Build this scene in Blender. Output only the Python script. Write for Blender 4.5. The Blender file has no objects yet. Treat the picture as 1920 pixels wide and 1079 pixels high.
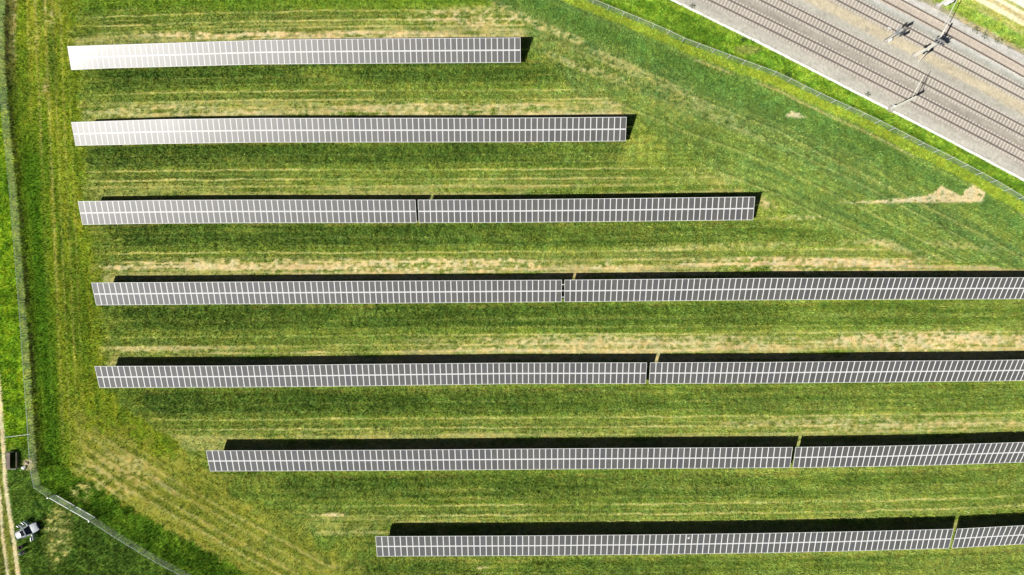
import bpy, math, random
import numpy as np
from mathutils import Vector, Matrix
R = math.radians
random.seed(7)
SC = bpy.context.scene
COL = SC.collection
H = 116.0            # camera height, m
S = 11.0             # picture units per metre on the ground
def P(px, py, z=0.0):
    k = (1 - z / H) / S
    return Vector(((px - 960) * k, (539.5 - py) * k, z))
def G(px, py, z=0.0):
    return Vector(((px - 960) / S, (539.5 - py) / S, z))
def lin(c):
    c = np.asarray(c, dtype=float) / 255.0
    return np.where(c <= 0.04045, c / 12.92, ((c + 0.055) / 1.055) ** 2.4)

# ------------------------------------------------------------------ world, light, camera
w = bpy.data.worlds.new("World"); SC.world = w; w.use_nodes = True
nt = w.node_tree; nt.nodes.clear()
sky = nt.nodes.new("ShaderNodeTexSky"); sky.sky_type = 'NISHITA'; sky.sun_disc = False; sky.air_density = 0.38; sky.dust_density = 0.3
SUN = Vector((-2.32, -1.25, 3.0)).normalized()
sky.sun_elevation = math.asin(SUN.z)
sky.sun_rotation = math.atan2(SUN.x, SUN.y)
bg = nt.nodes.new("ShaderNodeBackground"); bg.inputs[1].default_value = 0.05
out = nt.nodes.new("ShaderNodeOutputWorld")
nt.links.new(sky.outputs[0], bg.inputs[0]); nt.links.new(bg.outputs[0], out.inputs[0])
sl = bpy.data.lights.new("sun", 'SUN'); sl.energy = 4.9; sl.angle = R(0.5); sl.color = (1.0, 0.965, 0.9)
so = bpy.data.objects.new("sun", sl); COL.objects.link(so)
so.rotation_euler = SUN.to_track_quat('Z', 'Y').to_euler()
cd = bpy.data.cameras.new("camera"); cd.sensor_width = 36; cd.lens = 36 * (H * S) / 1920.0
cd.clip_end = 6000; cd.clip_start = 1
cam = bpy.data.objects.new("camera", cd); COL.objects.link(cam); cam.location = (0, 0, H)
SC.camera = cam
SC.view_settings.view_transform = 'Standard'; SC.view_settings.look = 'None'
SC.view_settings.exposure = 0.12; SC.view_settings.gamma = 1

# ------------------------------------------------------------------ materials
def mat(name, col, rough=0.7, metal=0.0, spec=0.5, noise=0.0, nscale=3.0, col2=None, bump=0.0):
    m = bpy.data.materials.new(name); m.use_nodes = True
    n = m.node_tree; b = n.nodes["Principled BSDF"]
    b.inputs["Roughness"].default_value = rough; b.inputs["Metallic"].default_value = metal
    b.inputs["Specular IOR Level"].default_value = spec
    c = list(col) + [1]
    if noise > 0 or col2:
        tc = n.nodes.new("ShaderNodeTexCoord"); tx = n.nodes.new("ShaderNodeTexNoise")
        tx.inputs["Scale"].default_value = nscale; tx.inputs["Detail"].default_value = 5
        n.links.new(tc.outputs["Object"], tx.inputs["Vector"])
        rp = n.nodes.new("ShaderNodeValToRGB")
        c2 = list(col2) + [1] if col2 else [v * (1 - noise) for v in col] + [1]
        rp.color_ramp.elements[0].position = 0.35; rp.color_ramp.elements[1].position = 0.65
        rp.color_ramp.elements[0].color = c2; rp.color_ramp.elements[1].color = c
        n.links.new(tx.outputs["Fac"], rp.inputs[0]); n.links.new(rp.outputs[0], b.inputs["Base Color"])
        if bump:
            bp = n.nodes.new("ShaderNodeBump"); bp.inputs["Strength"].default_value = bump
            n.links.new(tx.outputs["Fac"], bp.inputs["Height"]); n.links.new(bp.outputs[0], b.inputs["Normal"])
    else:
        b.inputs["Base Color"].default_value = c
    return m
def ground_mat(name, sc_fine, lo, hi, bump, dist=0.05):
    m = bpy.data.materials.new(name); m.use_nodes = True
    n = m.node_tree; b = n.nodes["Principled BSDF"]; b.inputs["Roughness"].default_value = 0.95
    b.inputs["Specular IOR Level"].default_value = 0.15
    at = n.nodes.new("ShaderNodeAttribute"); at.attribute_name = "cover"
    tc = n.nodes.new("ShaderNodeTexCoord")
    t1 = n.nodes.new("ShaderNodeTexNoise"); t1.inputs["Scale"].default_value = sc_fine; t1.inputs["Detail"].default_value = 4
    t1.inputs["Roughness"].default_value = 0.7
    n.links.new(tc.outputs["Object"], t1.inputs["Vector"])
    mr = n.nodes.new("ShaderNodeMapRange"); mr.inputs[1].default_value = 0.3; mr.inputs[2].default_value = 0.7
    mr.inputs[3].default_value = lo; mr.inputs[4].default_value = hi
    n.links.new(t1.outputs["Fac"], mr.inputs[0])
    vm = n.nodes.new("ShaderNodeVectorMath"); vm.operation = 'SCALE'
    n.links.new(at.outputs["Color"], vm.inputs[0]); n.links.new(mr.outputs[0], vm.inputs["Scale"])
    n.links.new(vm.outputs[0], b.inputs["Base Color"])
    bp = n.nodes.new("ShaderNodeBump"); bp.inputs["Strength"].default_value = bump; bp.inputs["Distance"].default_value = dist
    n.links.new(t1.outputs["Fac"], bp.inputs["Height"]); n.links.new(bp.outputs[0], b.inputs["Normal"])
    return m
M = {}
M['grass'] = ground_mat("meadow_cover", 6.0, 0.62, 1.42, 0.9, 0.12)
M['ballast'] = ground_mat("ballast_stone", 9.0, 0.72, 1.25, 0.8, 0.05)
M['frame'] = mat("anodised_aluminium", (0.88, 0.88, 0.87), 0.45, 0.0, 0.6)
M['steel'] = mat("galvanised_steel", (0.42, 0.43, 0.44), 0.5, 0.3, 0.5, noise=0.25, nscale=2)
M['rust'] = mat("rusty_rail", (0.185, 0.15, 0.125), 0.8, 0.0, 0.2, noise=0.35, nscale=1.5)
M['railtop'] = mat("rail_head", (0.30, 0.27, 0.25), 0.45, 0.3, 0.4)
M['sleeper'] = mat("sleeper_concrete", (0.72, 0.68, 0.61), 0.9, 0, 0.2, noise=0.25, nscale=1.7)
M['sleeperB'] = mat("weathered_sleeper", (0.66, 0.60, 0.52), 0.9, 0, 0.2, noise=0.3, nscale=1.7)
M['concrete'] = mat("pale_concrete", (0.93, 0.92, 0.86), 0.9, 0, 0.2, noise=0.12, nscale=1.2)
M['mastpaint'] = mat("pale_mast_paint", (0.84, 0.82, 0.74), 0.6, 0, 0.4, noise=0.15, nscale=2)
M['bluegrey'] = mat("blue_grey_steel", (0.30, 0.34, 0.40), 0.5, 0.2, 0.5)
M["footing"] = mat("weathered_footing", (0.50, 0.47, 0.42), 0.9, 0, 0.2, noise=0.2)
M['black'] = mat("black_enamel", (0.015, 0.015, 0.017), 0.5)
M['ceramic'] = mat("brown_ceramic", (0.12, 0.06, 0.04), 0.3)
M['white'] = mat("white_enamel", (0.85, 0.85, 0.84), 0.4)
M['silver'] = mat("silver_car_paint", (0.58, 0.62, 0.65), 0.35, 0.1, 0.5)
M['glass'] = mat("tinted_car_glass", (0.012, 0.016, 0.022), 0.06, 0, 0.7)
M['rubber'] = mat("tyre_rubber", (0.02, 0.02, 0.02), 0.85)
M['interior'] = mat("dark_upholstery", (0.03, 0.03, 0.035), 0.9)
M['skin'] = mat("skin", (0.55, 0.34, 0.25), 0.6)
M['navy'] = mat("navy_cloth", (0.012, 0.016, 0.045), 0.9)
M['bluecloth'] = mat("grey_blue_cloth", (0.30, 0.38, 0.44), 0.9, noise=0.2)
M['denim'] = mat("denim", (0.07, 0.10, 0.16), 0.9, noise=0.2)
M['hair'] = mat("dark_hair", (0.02, 0.014, 0.01), 0.7)
M['brown'] = mat("brown_wood", (0.27, 0.22, 0.18), 0.9, noise=0.4, nscale=1.2)
M['stone'] = mat("pinkish_stone", (0.62, 0.48, 0.40), 0.9, noise=0.3, nscale=2)
M['leaf'] = mat("bright_leaf", (0.12, 0.26, 0.03), 0.8, 0, 0.3, noise=0.4, nscale=2)
M['darkleaf'] = mat("dark_leaf", (0.05, 0.10, 0.025), 0.8, 0, 0.3, noise=0.4, nscale=2)

def cell_mat():
    m = bpy.data.materials.new("photovoltaic_glass"); m.use_nodes = True
    n = m.node_tree; b = n.nodes["Principled BSDF"]
    b.inputs["Roughness"].default_value = 0.302; b.inputs["IOR"].default_value = 2.95
    b.inputs["Specular IOR Level"].default_value = 0.5
    uv = n.nodes.new("ShaderNodeUVMap")
    sp = n.nodes.new("ShaderNodeSeparateXYZ"); n.links.new(uv.outputs[0], sp.inputs[0])
    def lines(sock, freq, wd):
        a = n.nodes.new("ShaderNodeMath"); a.operation = 'MULTIPLY'; a.inputs[1].default_value = freq
        n.links.new(sock, a.inputs[0])
        f = n.nodes.new("ShaderNodeMath"); f.operation = 'FRACT'; n.links.new(a.outputs[0], f.inputs[0])
        l = n.nodes.new("ShaderNodeMath"); l.operation = 'LESS_THAN'; l.inputs[1].default_value = wd
        n.links.new(f.outputs[0], l.inputs[0]); return l.outputs[0]
    cx = lines(sp.outputs[0], 6, 0.12); cy = lines(sp.outputs[1], 12, 0.08)
    mx = n.nodes.new("ShaderNodeMath"); mx.operation = 'MAXIMUM'
    n.links.new(cx, mx.inputs[0]); n.links.new(cy, mx.inputs[1])
    geo = n.nodes.new("ShaderNodeNewGeometry")
    nz = n.nodes.new("ShaderNodeTexNoise"); nz.inputs["Scale"].default_value = 1.1
    n.links.new(geo.outputs["Position"], nz.inputs["Vector"])
    rp = n.nodes.new("ShaderNodeValToRGB")
    rp.color_ramp.elements[0].position = 0.35; rp.color_ramp.elements[1].position = 0.65
    rp.color_ramp.elements[0].color = (0.110, 0.107, 0.094, 1); rp.color_ramp.elements[1].color = (0.132, 0.127, 0.108, 1)
    n.links.new(nz.outputs["Fac"], rp.inputs[0])
    at = n.nodes.new("ShaderNodeAttribute"); at.attribute_name = "tone"
    sc = n.nodes.new("ShaderNodeVectorMath"); sc.operation = 'MULTIPLY'
    n.links.new(rp.outputs[0], sc.inputs[0]); n.links.new(at.outputs["Color"], sc.inputs[1])
    mix = n.nodes.new("ShaderNodeMix"); mix.data_type = 'RGBA'
    mix.inputs[7].default_value = (0.20, 0.19, 0.165, 1)
    n.links.new(mx.outputs[0], mix.inputs[0]); n.links.new(sc.outputs[0], mix.inputs[6])
    n.links.new(mix.outputs[2], b.inputs["Base Color"])
    return m
M['cells'] = cell_mat()
def mesh_mat(name, col, alpha):
    m = bpy.data.materials.new(name); m.use_nodes = True
    n = m.node_tree; b = n.nodes["Principled BSDF"]
    b.inputs["Base Color"].default_value = list(col) + [1]; b.inputs["Roughness"].default_value = 0.5
    geo = n.nodes.new("ShaderNodeNewGeometry")
    nz = n.nodes.new("ShaderNodeTexNoise"); nz.inputs["Scale"].default_value = 0.35; nz.inputs["Detail"].default_value = 3
    n.links.new(geo.outputs["Position"], nz.inputs["Vector"])
    mr = n.nodes.new("ShaderNodeMapRange"); mr.inputs[1].default_value = 0.35; mr.inputs[2].default_value = 0.65
    mr.inputs[3].default_value = alpha * 0.75; mr.inputs[4].default_value = alpha * 1.25
    n.links.new(nz.outputs["Fac"], mr.inputs[0])
    df = n.nodes.new("ShaderNodeBsdfDiffuse"); tl = n.nodes.new("ShaderNodeBsdfTranslucent"); tp = n.nodes.new("ShaderNodeBsdfTransparent")
    df.inputs[0].default_value = list(col) + [1]; tl.inputs[0].default_value = list(col) + [1]
    a1 = n.nodes.new("ShaderNodeAddShader"); mx = n.nodes.new("ShaderNodeMixShader")
    n.links.new(df.outputs[0], a1.inputs[0]); n.links.new(tl.outputs[0], a1.inputs[1])
    n.links.new(mr.outputs[0], mx.inputs[0]); n.links.new(tp.outputs[0], mx.inputs[1]); n.links.new(a1.outputs[0], mx.inputs[2])
    n.links.new(mx.outputs[0], n.nodes["Material Output"].inputs[0]); n.nodes.remove(b)
    return m
M['chain'] = mesh_mat("chain_link_wire", (0.42, 0.45, 0.34), 0.13)
M['chain_thin'] = mesh_mat('chain_link_wire_thin', (0.46, 0.50, 0.44), 0.20)
M['chain2'] = mesh_mat("gate_wire", (0.30, 0.34, 0.30), 0.30)

# ------------------------------------------------------------------ mesh helpers
class MB:
    def __init__(s): s.v = []; s.f = []; s.m = []
    def quad(s, pts, mi=0):
        i = len(s.v); s.v += [tuple(p) for p in pts]; s.f.append(tuple(range(i, i + len(pts)))); s.m.append(mi)
    def box(s, c, sx, sy, sz, ax=None, mi=0, taper=1.0):
        c = Vector(c)
        if ax is None: X, Y, Z = Vector((1, 0, 0)), Vector((0, 1, 0)), Vector((0, 0, 1))
        else: X, Y, Z = ax
        i = len(s.v)
        for dz in (-1, 1):
            t = taper if dz > 0 else 1
            for dx, dy in ((-1, -1), (1, -1), (1, 1), (-1, 1)):
                s.v.append(tuple(c + X * (dx * sx / 2 * t) + Y * (dy * sy / 2 * t) + Z * (dz * sz / 2)))
        for f in ((3, 2, 1, 0), (4, 5, 6, 7), (0, 1, 5, 4), (1, 2, 6, 5), (2, 3, 7, 6), (3, 0, 4, 7)):
            s.f.append(tuple(i + k for k in f)); s.m.append(mi)
    def bar(s, a, b, wd, ht, mi=0, up=None):
        a, b = Vector(a), Vector(b); X = (b - a).normalized(); up = up or Vector((0, 0, 1))
        if abs(X.dot(up)) > 0.98: up = Vector((1, 0, 0))
        Y = up.cross(X).normalized(); Z = X.cross(Y)
        s.box((a + b) / 2, (b - a).length, wd, ht, (X, Y, Z), mi)
    def tube(s, a, b, r1, r2=None, n=10, mi=0, caps=True):
        a, b = Vector(a), Vector(b); r2 = r1 if r2 is None else r2
        X = (b - a).normalized(); up = Vector((0, 0, 1)) if abs(X.z) < 0.9 else Vector((1, 0, 0))
        Y = up.cross(X).normalized(); Z = X.cross(Y); i = len(s.v)
        for p, r in ((a, r1), (b, r2)):
            for k in range(n):
                t = 2 * math.pi * k / n
                s.v.append(tuple(p + Y * (r * math.cos(t)) + Z * (r * math.sin(t))))
        for k in range(n):
            s.f.append((i + k, i + (k + 1) % n, i + n + (k + 1) % n, i + n + k)); s.m.append(mi)
        if caps:
            s.f.append(tuple(i + k for k in range(n - 1, -1, -1))); s.m.append(mi)
            s.f.append(tuple(i + n + k for k in range(n))); s.m.append(mi)
    def blob(s, c, rx, ry, rz, n=10, jit=0.15, mi=0, rnd=random):
        i = len(s.v); c = Vector(c); rows = max(4, n // 2)
        s.v.append(tuple(c - Vector((0, 0, rz))))
        for a in range(1, rows):
            ph = -math.pi / 2 + math.pi * a / rows
            for k in range(n):
                t = 2 * math.pi * k / n; j = 1 + rnd.uniform(-jit, jit)
                s.v.append((c.x + rx * j * math.cos(ph) * math.cos(t), c.y + ry * j * math.cos(ph) * math.sin(t), c.z + rz * j * math.sin(ph)))
        s.v.append(tuple(c + Vector((0, 0, rz)))); top = len(s.v) - 1
        for k in range(n):
            s.f.append((i, i + 1 + (k + 1) % n, i + 1 + k)); s.m.append(mi)
            for a in range(rows - 2):
                p = i + 1 + a * n
                s.f.append((p + k, p + (k + 1) % n, p + n + (k + 1) % n, p + n + k)); s.m.append(mi)
            p = i + 1 + (rows - 2) * n
            s.f.append((p + k, p + (k + 1) % n, top)); s.m.append(mi)
    def build(s, name, mats, parent=None, smooth=False, origin=None, bevel=0):
        me = bpy.data.meshes.new(name)
        o = Vector(origin) if origin is not None else Vector((0, 0, 0))
        me.from_pydata([tuple(Vector(v) - o) for v in s.v], [], s.f)
        for m_ in (mats if isinstance(mats, (list, tuple)) else [mats]): me.materials.append(m_)
        me.polygons.foreach_set("material_index", s.m)
        if smooth: me.polygons.foreach_set("use_smooth", [True] * len(s.f))
        ob = bpy.data.objects.new(name, me); COL.objects.link(ob)
        ob.location = o
        if parent is not None: ob.parent = parent
        if bevel:
            bv = ob.modifiers.new("bevel", 'BEVEL'); bv.width = bevel; bv.segments = 2; bv.limit_method = 'ANGLE'
        return ob
def tag(o, label=None, cat=None, group=None, kind=None):
    if label: o['label'] = label
    if cat: o['category'] = cat
    if group: o['group'] = group
    if kind: o['kind'] = kind
    return o
def thing(name, loc, label, cat, group=None, rz=0):
    o = bpy.data.objects.new(name, None); COL.objects.link(o); o.empty_display_size = 0.3
    o.location = loc; o.rotation_euler = (0, 0, rz)
    return tag(o, label, cat, group)
def copy_tree(o, parent=None):
    c = o.copy(); COL.objects.link(c); c.parent = parent
    for ch in list(o.children): copy_tree(ch, c)
    return c

# ------------------------------------------------------------------ numpy noise
def _hash(ix, iy, seed):
    h = (ix.astype(np.int64) * 374761393 + iy.astype(np.int64) * 668265263 + seed * 1274126177) & 0xFFFFFFFF
    h = ((h ^ (h >> 13)) * 1103515245) & 0xFFFFFFFF
    h = ((h ^ (h >> 16)) * 2246822519) & 0xFFFFFFFF
    return ((h ^ (h >> 15)) & 0xFFFFFF) / float(0xFFFFFF)
def vn(x, y, seed=0):
    ix = np.floor(x); iy = np.floor(y); fx = x - ix; fy = y - iy
    fx = fx * fx * (3 - 2 * fx); fy = fy * fy * (3 - 2 * fy)
    a = _hash(ix, iy, seed); b = _hash(ix + 1, iy, seed); c = _hash(ix, iy + 1, seed); d = _hash(ix + 1, iy + 1, seed)
    return a * (1 - fx) * (1 - fy) + b * fx * (1 - fy) + c * (1 - fx) * fy + d * fx * fy
def fbm(x, y, seed=0, oct=3):
    s = 0; a = 1; t = 0
    for k in range(oct):
        s = s + a * vn(x * 2 ** k + 17.3 * k, y * 2 ** k - 9.1 * k, seed + k * 31); t += a; a *= 0.55
    return s / t
def sstep(a, b, x):
    t = np.clip((x - a) / (b - a), 0, 1); return t * t * (3 - 2 * t)
def bump(x, c, wd):
    return np.exp(-((x - c) / wd) ** 2)

# ------------------------------------------------------------------ measured curves of the place
ROWS = [ # top edge, bottom edge (picture units), per row; used for tables and for the swaths of grass between them
 ([(126,87),(300,81.3),(490,75.4),(620,73.4),(976,70.6)], [(133.5,131.8),(200,128.8),(480,121.3),(620,120.2),(976,117.8)]),
 ([(133.3,229.3),(300,224),(480,221.8),(960,221.3),(1175,219.6)], [(141.5,273.8),(300,270.3),(480,267.6),(960,267.0),(1173,265.2)]),
 ([(145.7,377.8),(300,375.6),(480,374.8),(783,374.9),(960,374.2),(1200,371.8),(1416,369.2)], [(154.5,421.8),(300,419.6),(480,418.6),(783,418.4),(960,417.8),(1200,415.5),(1412,413)]),
 ([(171,530.4),(400,529),(1056,525.1),(1440,521.7),(1920,520.6),(2080,520.6)], [(180.4,572.9),(400,570.9),(700,569.5),(1056,566.6),(1440,563.0),(1920,561.2),(2080,561)]),
 ([(177,687),(440,686),(680,683.1),(950,680.7),(1216,680.1),(1440,679.3),(1680,677),(1860,675.8),(1920,674.7),(2080,672)], [(186.3,727.5),(440,726.7),(680,724.4),(950,720.4),(1216,719.9),(1440,719.2),(1680,717),(1860,715.3),(1920,714),(2080,711)]),
 ([(386,845.4),(700,844.2),(1100,841),(1489,838.7),(1650,836.6),(1756,834.4),(1860,831.4),(1920,829.4),(2080,823)], [(393.7,884.1),(700,883.2),(1100,880),(1484,877.6),(1650,875.2),(1756,872.7),(1860,869.4),(1920,867.3),(2080,861)]),
 ([(703.8,1006.1),(1000,1004.6),(1250,1002.5),(1440,1000),(1600,997),(1790,992.2),(1920,985.5),(2080,976)], [(706.9,1043.8),(1000,1042.4),(1250,1039.7),(1440,1037.2),(1600,1033.7),(1782,1028.7),(1920,1020.6),(2080,1010)]),
]
def curve(pts, x):
    xs = [p[0] for p in pts]; ys = [p[1] for p in pts]
    return np.interp(x, xs, ys)
def curve_ext(pts, x):
    xs = np.array([p[0] for p in pts], float); ys = np.array([p[1] for p in pts], float)
    y = np.interp(x, xs, ys)
    s0 = (ys[1] - ys[0]) / (xs[1] - xs[0]); s1 = (ys[-1] - ys[-2]) / (xs[-1] - xs[-2])
    y = np.where(x < xs[0], ys[0] + (x - xs[0]) * s0, y)
    return np.where(x > xs[-1], ys[-1] + (x - xs[-1]) * s1, y)
KERB = [(1000,-124),(1258.9,0),(1420,79),(1590,166.5),(1755,251),(1920,338.9),(2150,462)]
FENCE_R = [(1000,-40),(1103,4),(1148,23),(1198,43),(1248,64),(1280,80),(1319,94),(1372,114),(1416,130),(1460.5,146),(1492,163),(1549,190),(1578,203),(1610,217),(1649,236),(1684,254),(1725,275),(1782,303),(1836.5,332),(1868,350),(1918,380),(2060,455)]
FENCE_L = [(12,-60),(11,0),(8,65),(10,125),(15,185),(20,250),(26,300),(35,400),(43,500),(51,600),(58,700),(65,800),(68,850),(71,880),(77,909)]
FENCE_S = [(77,909),(104,927.5),(142,949.5),(180,971),(226,1001),(267,1026),(307,1050),(357,1076),(470,1138)]
RUT1 = [(-4,700),(0,740),(3,800),(7,850),(10,903),(15,945),(21,981),(28,1030),(34,1079),(42,1140)]
RUT2 = [(-14,860),(0,929),(5,1007),(15,1079),(24,1140)]

# ------------------------------------------------------------------ ground cover field
GRN_D = (60, 98, 30); GRN_M = (98, 130, 42); GRN_L = (126, 150, 58); LIME = (120, 150, 24); GOLD = (140, 140, 48)
TAN = (206, 184, 136); STRAW = (172, 164, 98); OLIVE = (116, 124, 62); LUSH = (62, 112, 12); BLUEG = (84, 122, 54)
def field(x, y):
    """albedo (linear) and height of the meadow at picture position x,y"""
    n = x.shape
    X = x / S; Y = y / S
    big = fbm(X / 14, Y / 6, 5, 3)
    med = fbm(X / 2.6, Y / 1.6, 11, 3)
    fine = fbm(X / 0.55, Y / 0.36, 41, 2)
    finer = vn(X / 0.26, Y / 0.22, 47)
    def C(c): return np.array(c, float)
    col = np.zeros(n + (3,)); amp = np.full(n, 0.10)
    def put(w_, c):
        w_ = np.clip(w_, 0, 1)[..., None]
        nonlocal col
        col = col * (1 - w_) + C(c) * w_
    def putamp(w_, a):
        nonlocal amp
        w_ = np.clip(w_, 0, 1); amp = amp * (1 - w_) + a * w_
    # --- swaths between the rows of tables
    tops = [curve(r[0], x) for r in ROWS]
    tops = [tops[0] - 148] + tops + [tops[-1] + 150]
    t = np.zeros(n); k = np.zeros(n, int)
    for i in range(len(tops) - 1):
        inside = (y >= tops[i]) & (y < tops[i + 1]) if i < len(tops) - 2 else (y >= tops[i])
        if i == 0: inside = y < tops[1]
        t = np.where(inside, (y - tops[i]) / (tops[i + 1] - tops[i]), t); k = np.where(inside, i, k)
    yr = (t + k) * 13.6
    streak = 0.5 * fbm(X / 9, yr / 0.42, 21, 3) + 0.5 * fbm(X / 34, yr / 0.5, 23, 3)      # stretched along the rows
    streak = np.clip((streak - .5) * 1.35 + .5, 0, 1)
    t = t + (fbm(X / 3.0, Y / 1.0, 61, 2) - 0.5) * 0.028
    put(np.ones(n), GRN_M)
    put(sstep(0.4, 0.65, med), (110, 140, 48)); put(sstep(.52, .68, streak) * .55, (138, 150, 62)); put((1 - sstep(.34, .46, streak)) * .4, (76, 112, 34))
    put(sstep(700, 1700, x) * .45 * sstep(.35, .6, streak), (134, 156, 72))  # sun hotspot brightness painted into the grass colour: paler towards the right
    # per-swath profile: dark lush lane under the low edge, thin drill lines, dry soil lane before the next row
    dark = sstep(0.27, 0.33, t) * (1 - sstep(0.52, 0.63, t)) * np.where(k == 0, 0.35, 1.0) * np.where(k == 7, 0.75, 1)
    dark = dark * sstep(0.25, 0.5, big + 0.12) * (1 - .45 * sstep(850, 1600, x)) * (.72 + .28 * sstep(.4, .55, 1 - streak))  # lanes fade rightwards, part of the painted hotspot brightness
    dark = dark * sstep(0, 60, x - np.interp(y, [0, 300, 560, 700, 800, 860, 900, 960], [145, 155, 185, 210, 260, 430, 480, 560]) + (med - .5) * 90)
    put(dark * (0.72 + 0.4 * (med - 0.5)), GRN_D); putamp(dark, 0.17)
    lfade = sstep(0, 60, x - np.interp(y, [0, 300, 560, 700, 800, 860, 900, 960], [145, 155, 185, 210, 260, 430, 480, 560]) + (med - .5) * 90)
    dark2 = lfade * bump(t, 0.72, 0.05) * 0.5 * sstep(0.35, 0.6, streak); put(dark2, GRN_D)
    strawk = np.select([k == 0, k == 1, k == 2, k == 3, k == 4, k == 5, k == 6], [0.7, 0.65, 0.4, 0.9, 0.85, 0.5, 0.3], 0.2) * (0.55 + 0.45 * sstep(250, 700, x))
    put(sstep(0.62, 0.8, t) * strawk * 0.8 * sstep(0.3, 0.75, streak * 0.6 + med * 0.5), (146, 150, 78))
    soil = sstep(0.80, 0.90, t + (streak - 0.5) * 0.25) * strawk * sstep(0.36, 0.62, 0.55 * streak + 0.35 * med + 0.25 * big)
    soil = soil * (.45 + .55 * sstep(0.30, 0.62, fine * 0.6 + 0.32 + 0.3 * strawk))
    put(soil * 0.95, (200, 182, 130)); putamp(soil, 0.05)
    soilc = bump(t, 0.955, 0.035) * strawk * (.3 + .7 * lfade) * sstep(0.3, 0.55, streak * 0.5 + fine * 0.5); put(soilc * 0.95, TAN); putamp(soilc, 0.03)
    for c_, wd, st in ((0.645, 0.010, 0.75), (0.76, 0.010, 0.8), (0.845, 0.009, 0.5), (0.70, 0.006, 0.35), (0.46, 0.005, 0.3), (0.56, 0.006, .35), (0.80, .006, .4)):
        ln = bump(t, c_ + 0.012 * np.sin(k * 2.1), wd) * st * (.45 + .55 * sstep(0.32, 0.6, vn(X / 14, k * 7.7, 71) * 0.7 + fine * 0.3))
        put(ln * 1.25 * (.15 + .85 * lfade), (206, 194, 124)); putamp(ln, 0.03)
    # edge of bare earth below each low edge of the tables
    put(bump(t, 0.312, 0.014) * 0.55 * sstep(0.4, 0.7, med) * (k > 0), (150, 130, 66))
    # bigger sandy areas on the rows
    for cx, cy, rx, ry, st in ((560,66,330,9,.9),(900,30,120,26,.75),(330,208,180,14,.45),(800,205,330,14,.55),(700,498,560,15,.8),(1500,497,250,15,.85),(1200,645,420,20,.6),(1750,640,220,22,.85),(330,655,160,8,.5),(1650,795,330,16,.5),(620,966,40,5,.8),(700,1003,50,5,.9),(905,1035+31,12,5,.6),(380,66,160,8,.6)):
        d = ((x - cx) / rx) ** 2 + ((y - cy) / ry) ** 2
        m_ = (1 - sstep(0.35, 1.25, d + (med - .5) * 1.4)) * st * sstep(0.36, 0.62, 0.5 * fine + 0.5 * streak)
        put(m_ * 1.2, (214, 192, 146)); putamp(m_, 0.03)
    # top strip above row one
    put((1 - sstep(6, 26, y + (med - .5) * 20)) * sstep(130, 160, x) * (1 - sstep(900, 1000, x)) * 0.7, (92, 138, 26))
    # --- right, diagonal part next to the railway fence
    q = (y - curve_ext(FENCE_R, x)) * 0.90
    B = np.interp(y, [-60, 0, 70, 110, 150, 220, 262, 300, 370, 415, 450, 480, 505, 530], [860, 930, 1005, 1035, 1075, 1190, 1260, 1300, 1430, 1500, 1610, 1720, 1900, 2600])
    wr = sstep(-22, 22, x - B + (fbm(X / 4, Y / 4, 77, 3) - .5) * 90)
    u = (x * 0.89 + y * 0.45) / S; v = q / S
    ds = np.clip((.45 * fbm(u / 10, v / 0.45, 83, 3) + .55 * fbm(u / 40, v / 0.42, 84, 3) - .5) * 1.4 + .5, 0, 1); ds2 = fbm(u / 30, v / 1.7, 87, 2)
    put(wr, (100, 134, 54))
    put(wr * sstep(0.42, 0.62, ds2), BLUEG)
    put(wr * sstep(0.52, 0.66, ds) * 0.35, (126, 150, 68))
    put(wr * (1 - sstep(0.36, 0.46, ds)) * 0.5, (78, 116, 46))
    put(wr * bump(q, 42, 22) * (1 - sstep(1250, 1900, x) * .5) * 0.9, (72, 118, 44))
    for c_, wd in ((88, 1.2), (112, 1.0), (150, 1.2), (190, 1.2), (232, 1.1), (268, 1.0), (300, 1.1)):
        put(wr * bump(q + 5 * np.sin(x / 160 + c_), c_, wd) * 0.75 * (.4 + .6 * sstep(.35, .6, vn(u / 12, c_ + 0 * u, 91))), (66, 98, 40))
        put(wr * bump(q + 5 * np.sin(x / 160 + c_), c_ + 4, wd * 1.6) * 0.5, (160, 168, 96))
    for cx, cy, rx, ry, an, st in ((1010,45,120,10,.45,.8),(1130,140,70,9,.35,.55),(1160,120,60,12,.5,.5),(1250,160,150,9,.5,.35),(1060,115,50,6,.5,.5),(1140,195,40,8,.1,.6),(1330,215,120,8,.48,.3),(1440,385,24,14,.4,.9),(1480,408,60,5,.0,.6),(1330,330,90,9,.1,.25),(1350,462,220,6,-.02,.4),(1640,455,70,8,.0,.5),(1700,470,90,9,.25,.45),(1800,460,90,7,.1,.35),(1900,385,16,5,.4,.7)):
        dx = x - cx; dy = y - cy; a = math.atan(an)
        uu = dx * math.cos(a) + dy * math.sin(a); vv = -dx * math.sin(a) + dy * math.cos(a)
        d = (uu / rx) ** 2 + (vv / ry) ** 2
        m_ = (1 - sstep(0.2, 1.3, d + (med - .5) * 1.6)) * st * sstep(0.36, 0.6, fine * .6 + ds * .4); put(m_ * 1.15, (206, 190, 136)); putamp(m_, .04)
    put(wr * bump(y - 200 - (x - 1300) * .42, 0, 40) * (x < 1300) * 0.5 * sstep(.4, .6, fine * .5 + med * .5), (150, 152, 78))
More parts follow.
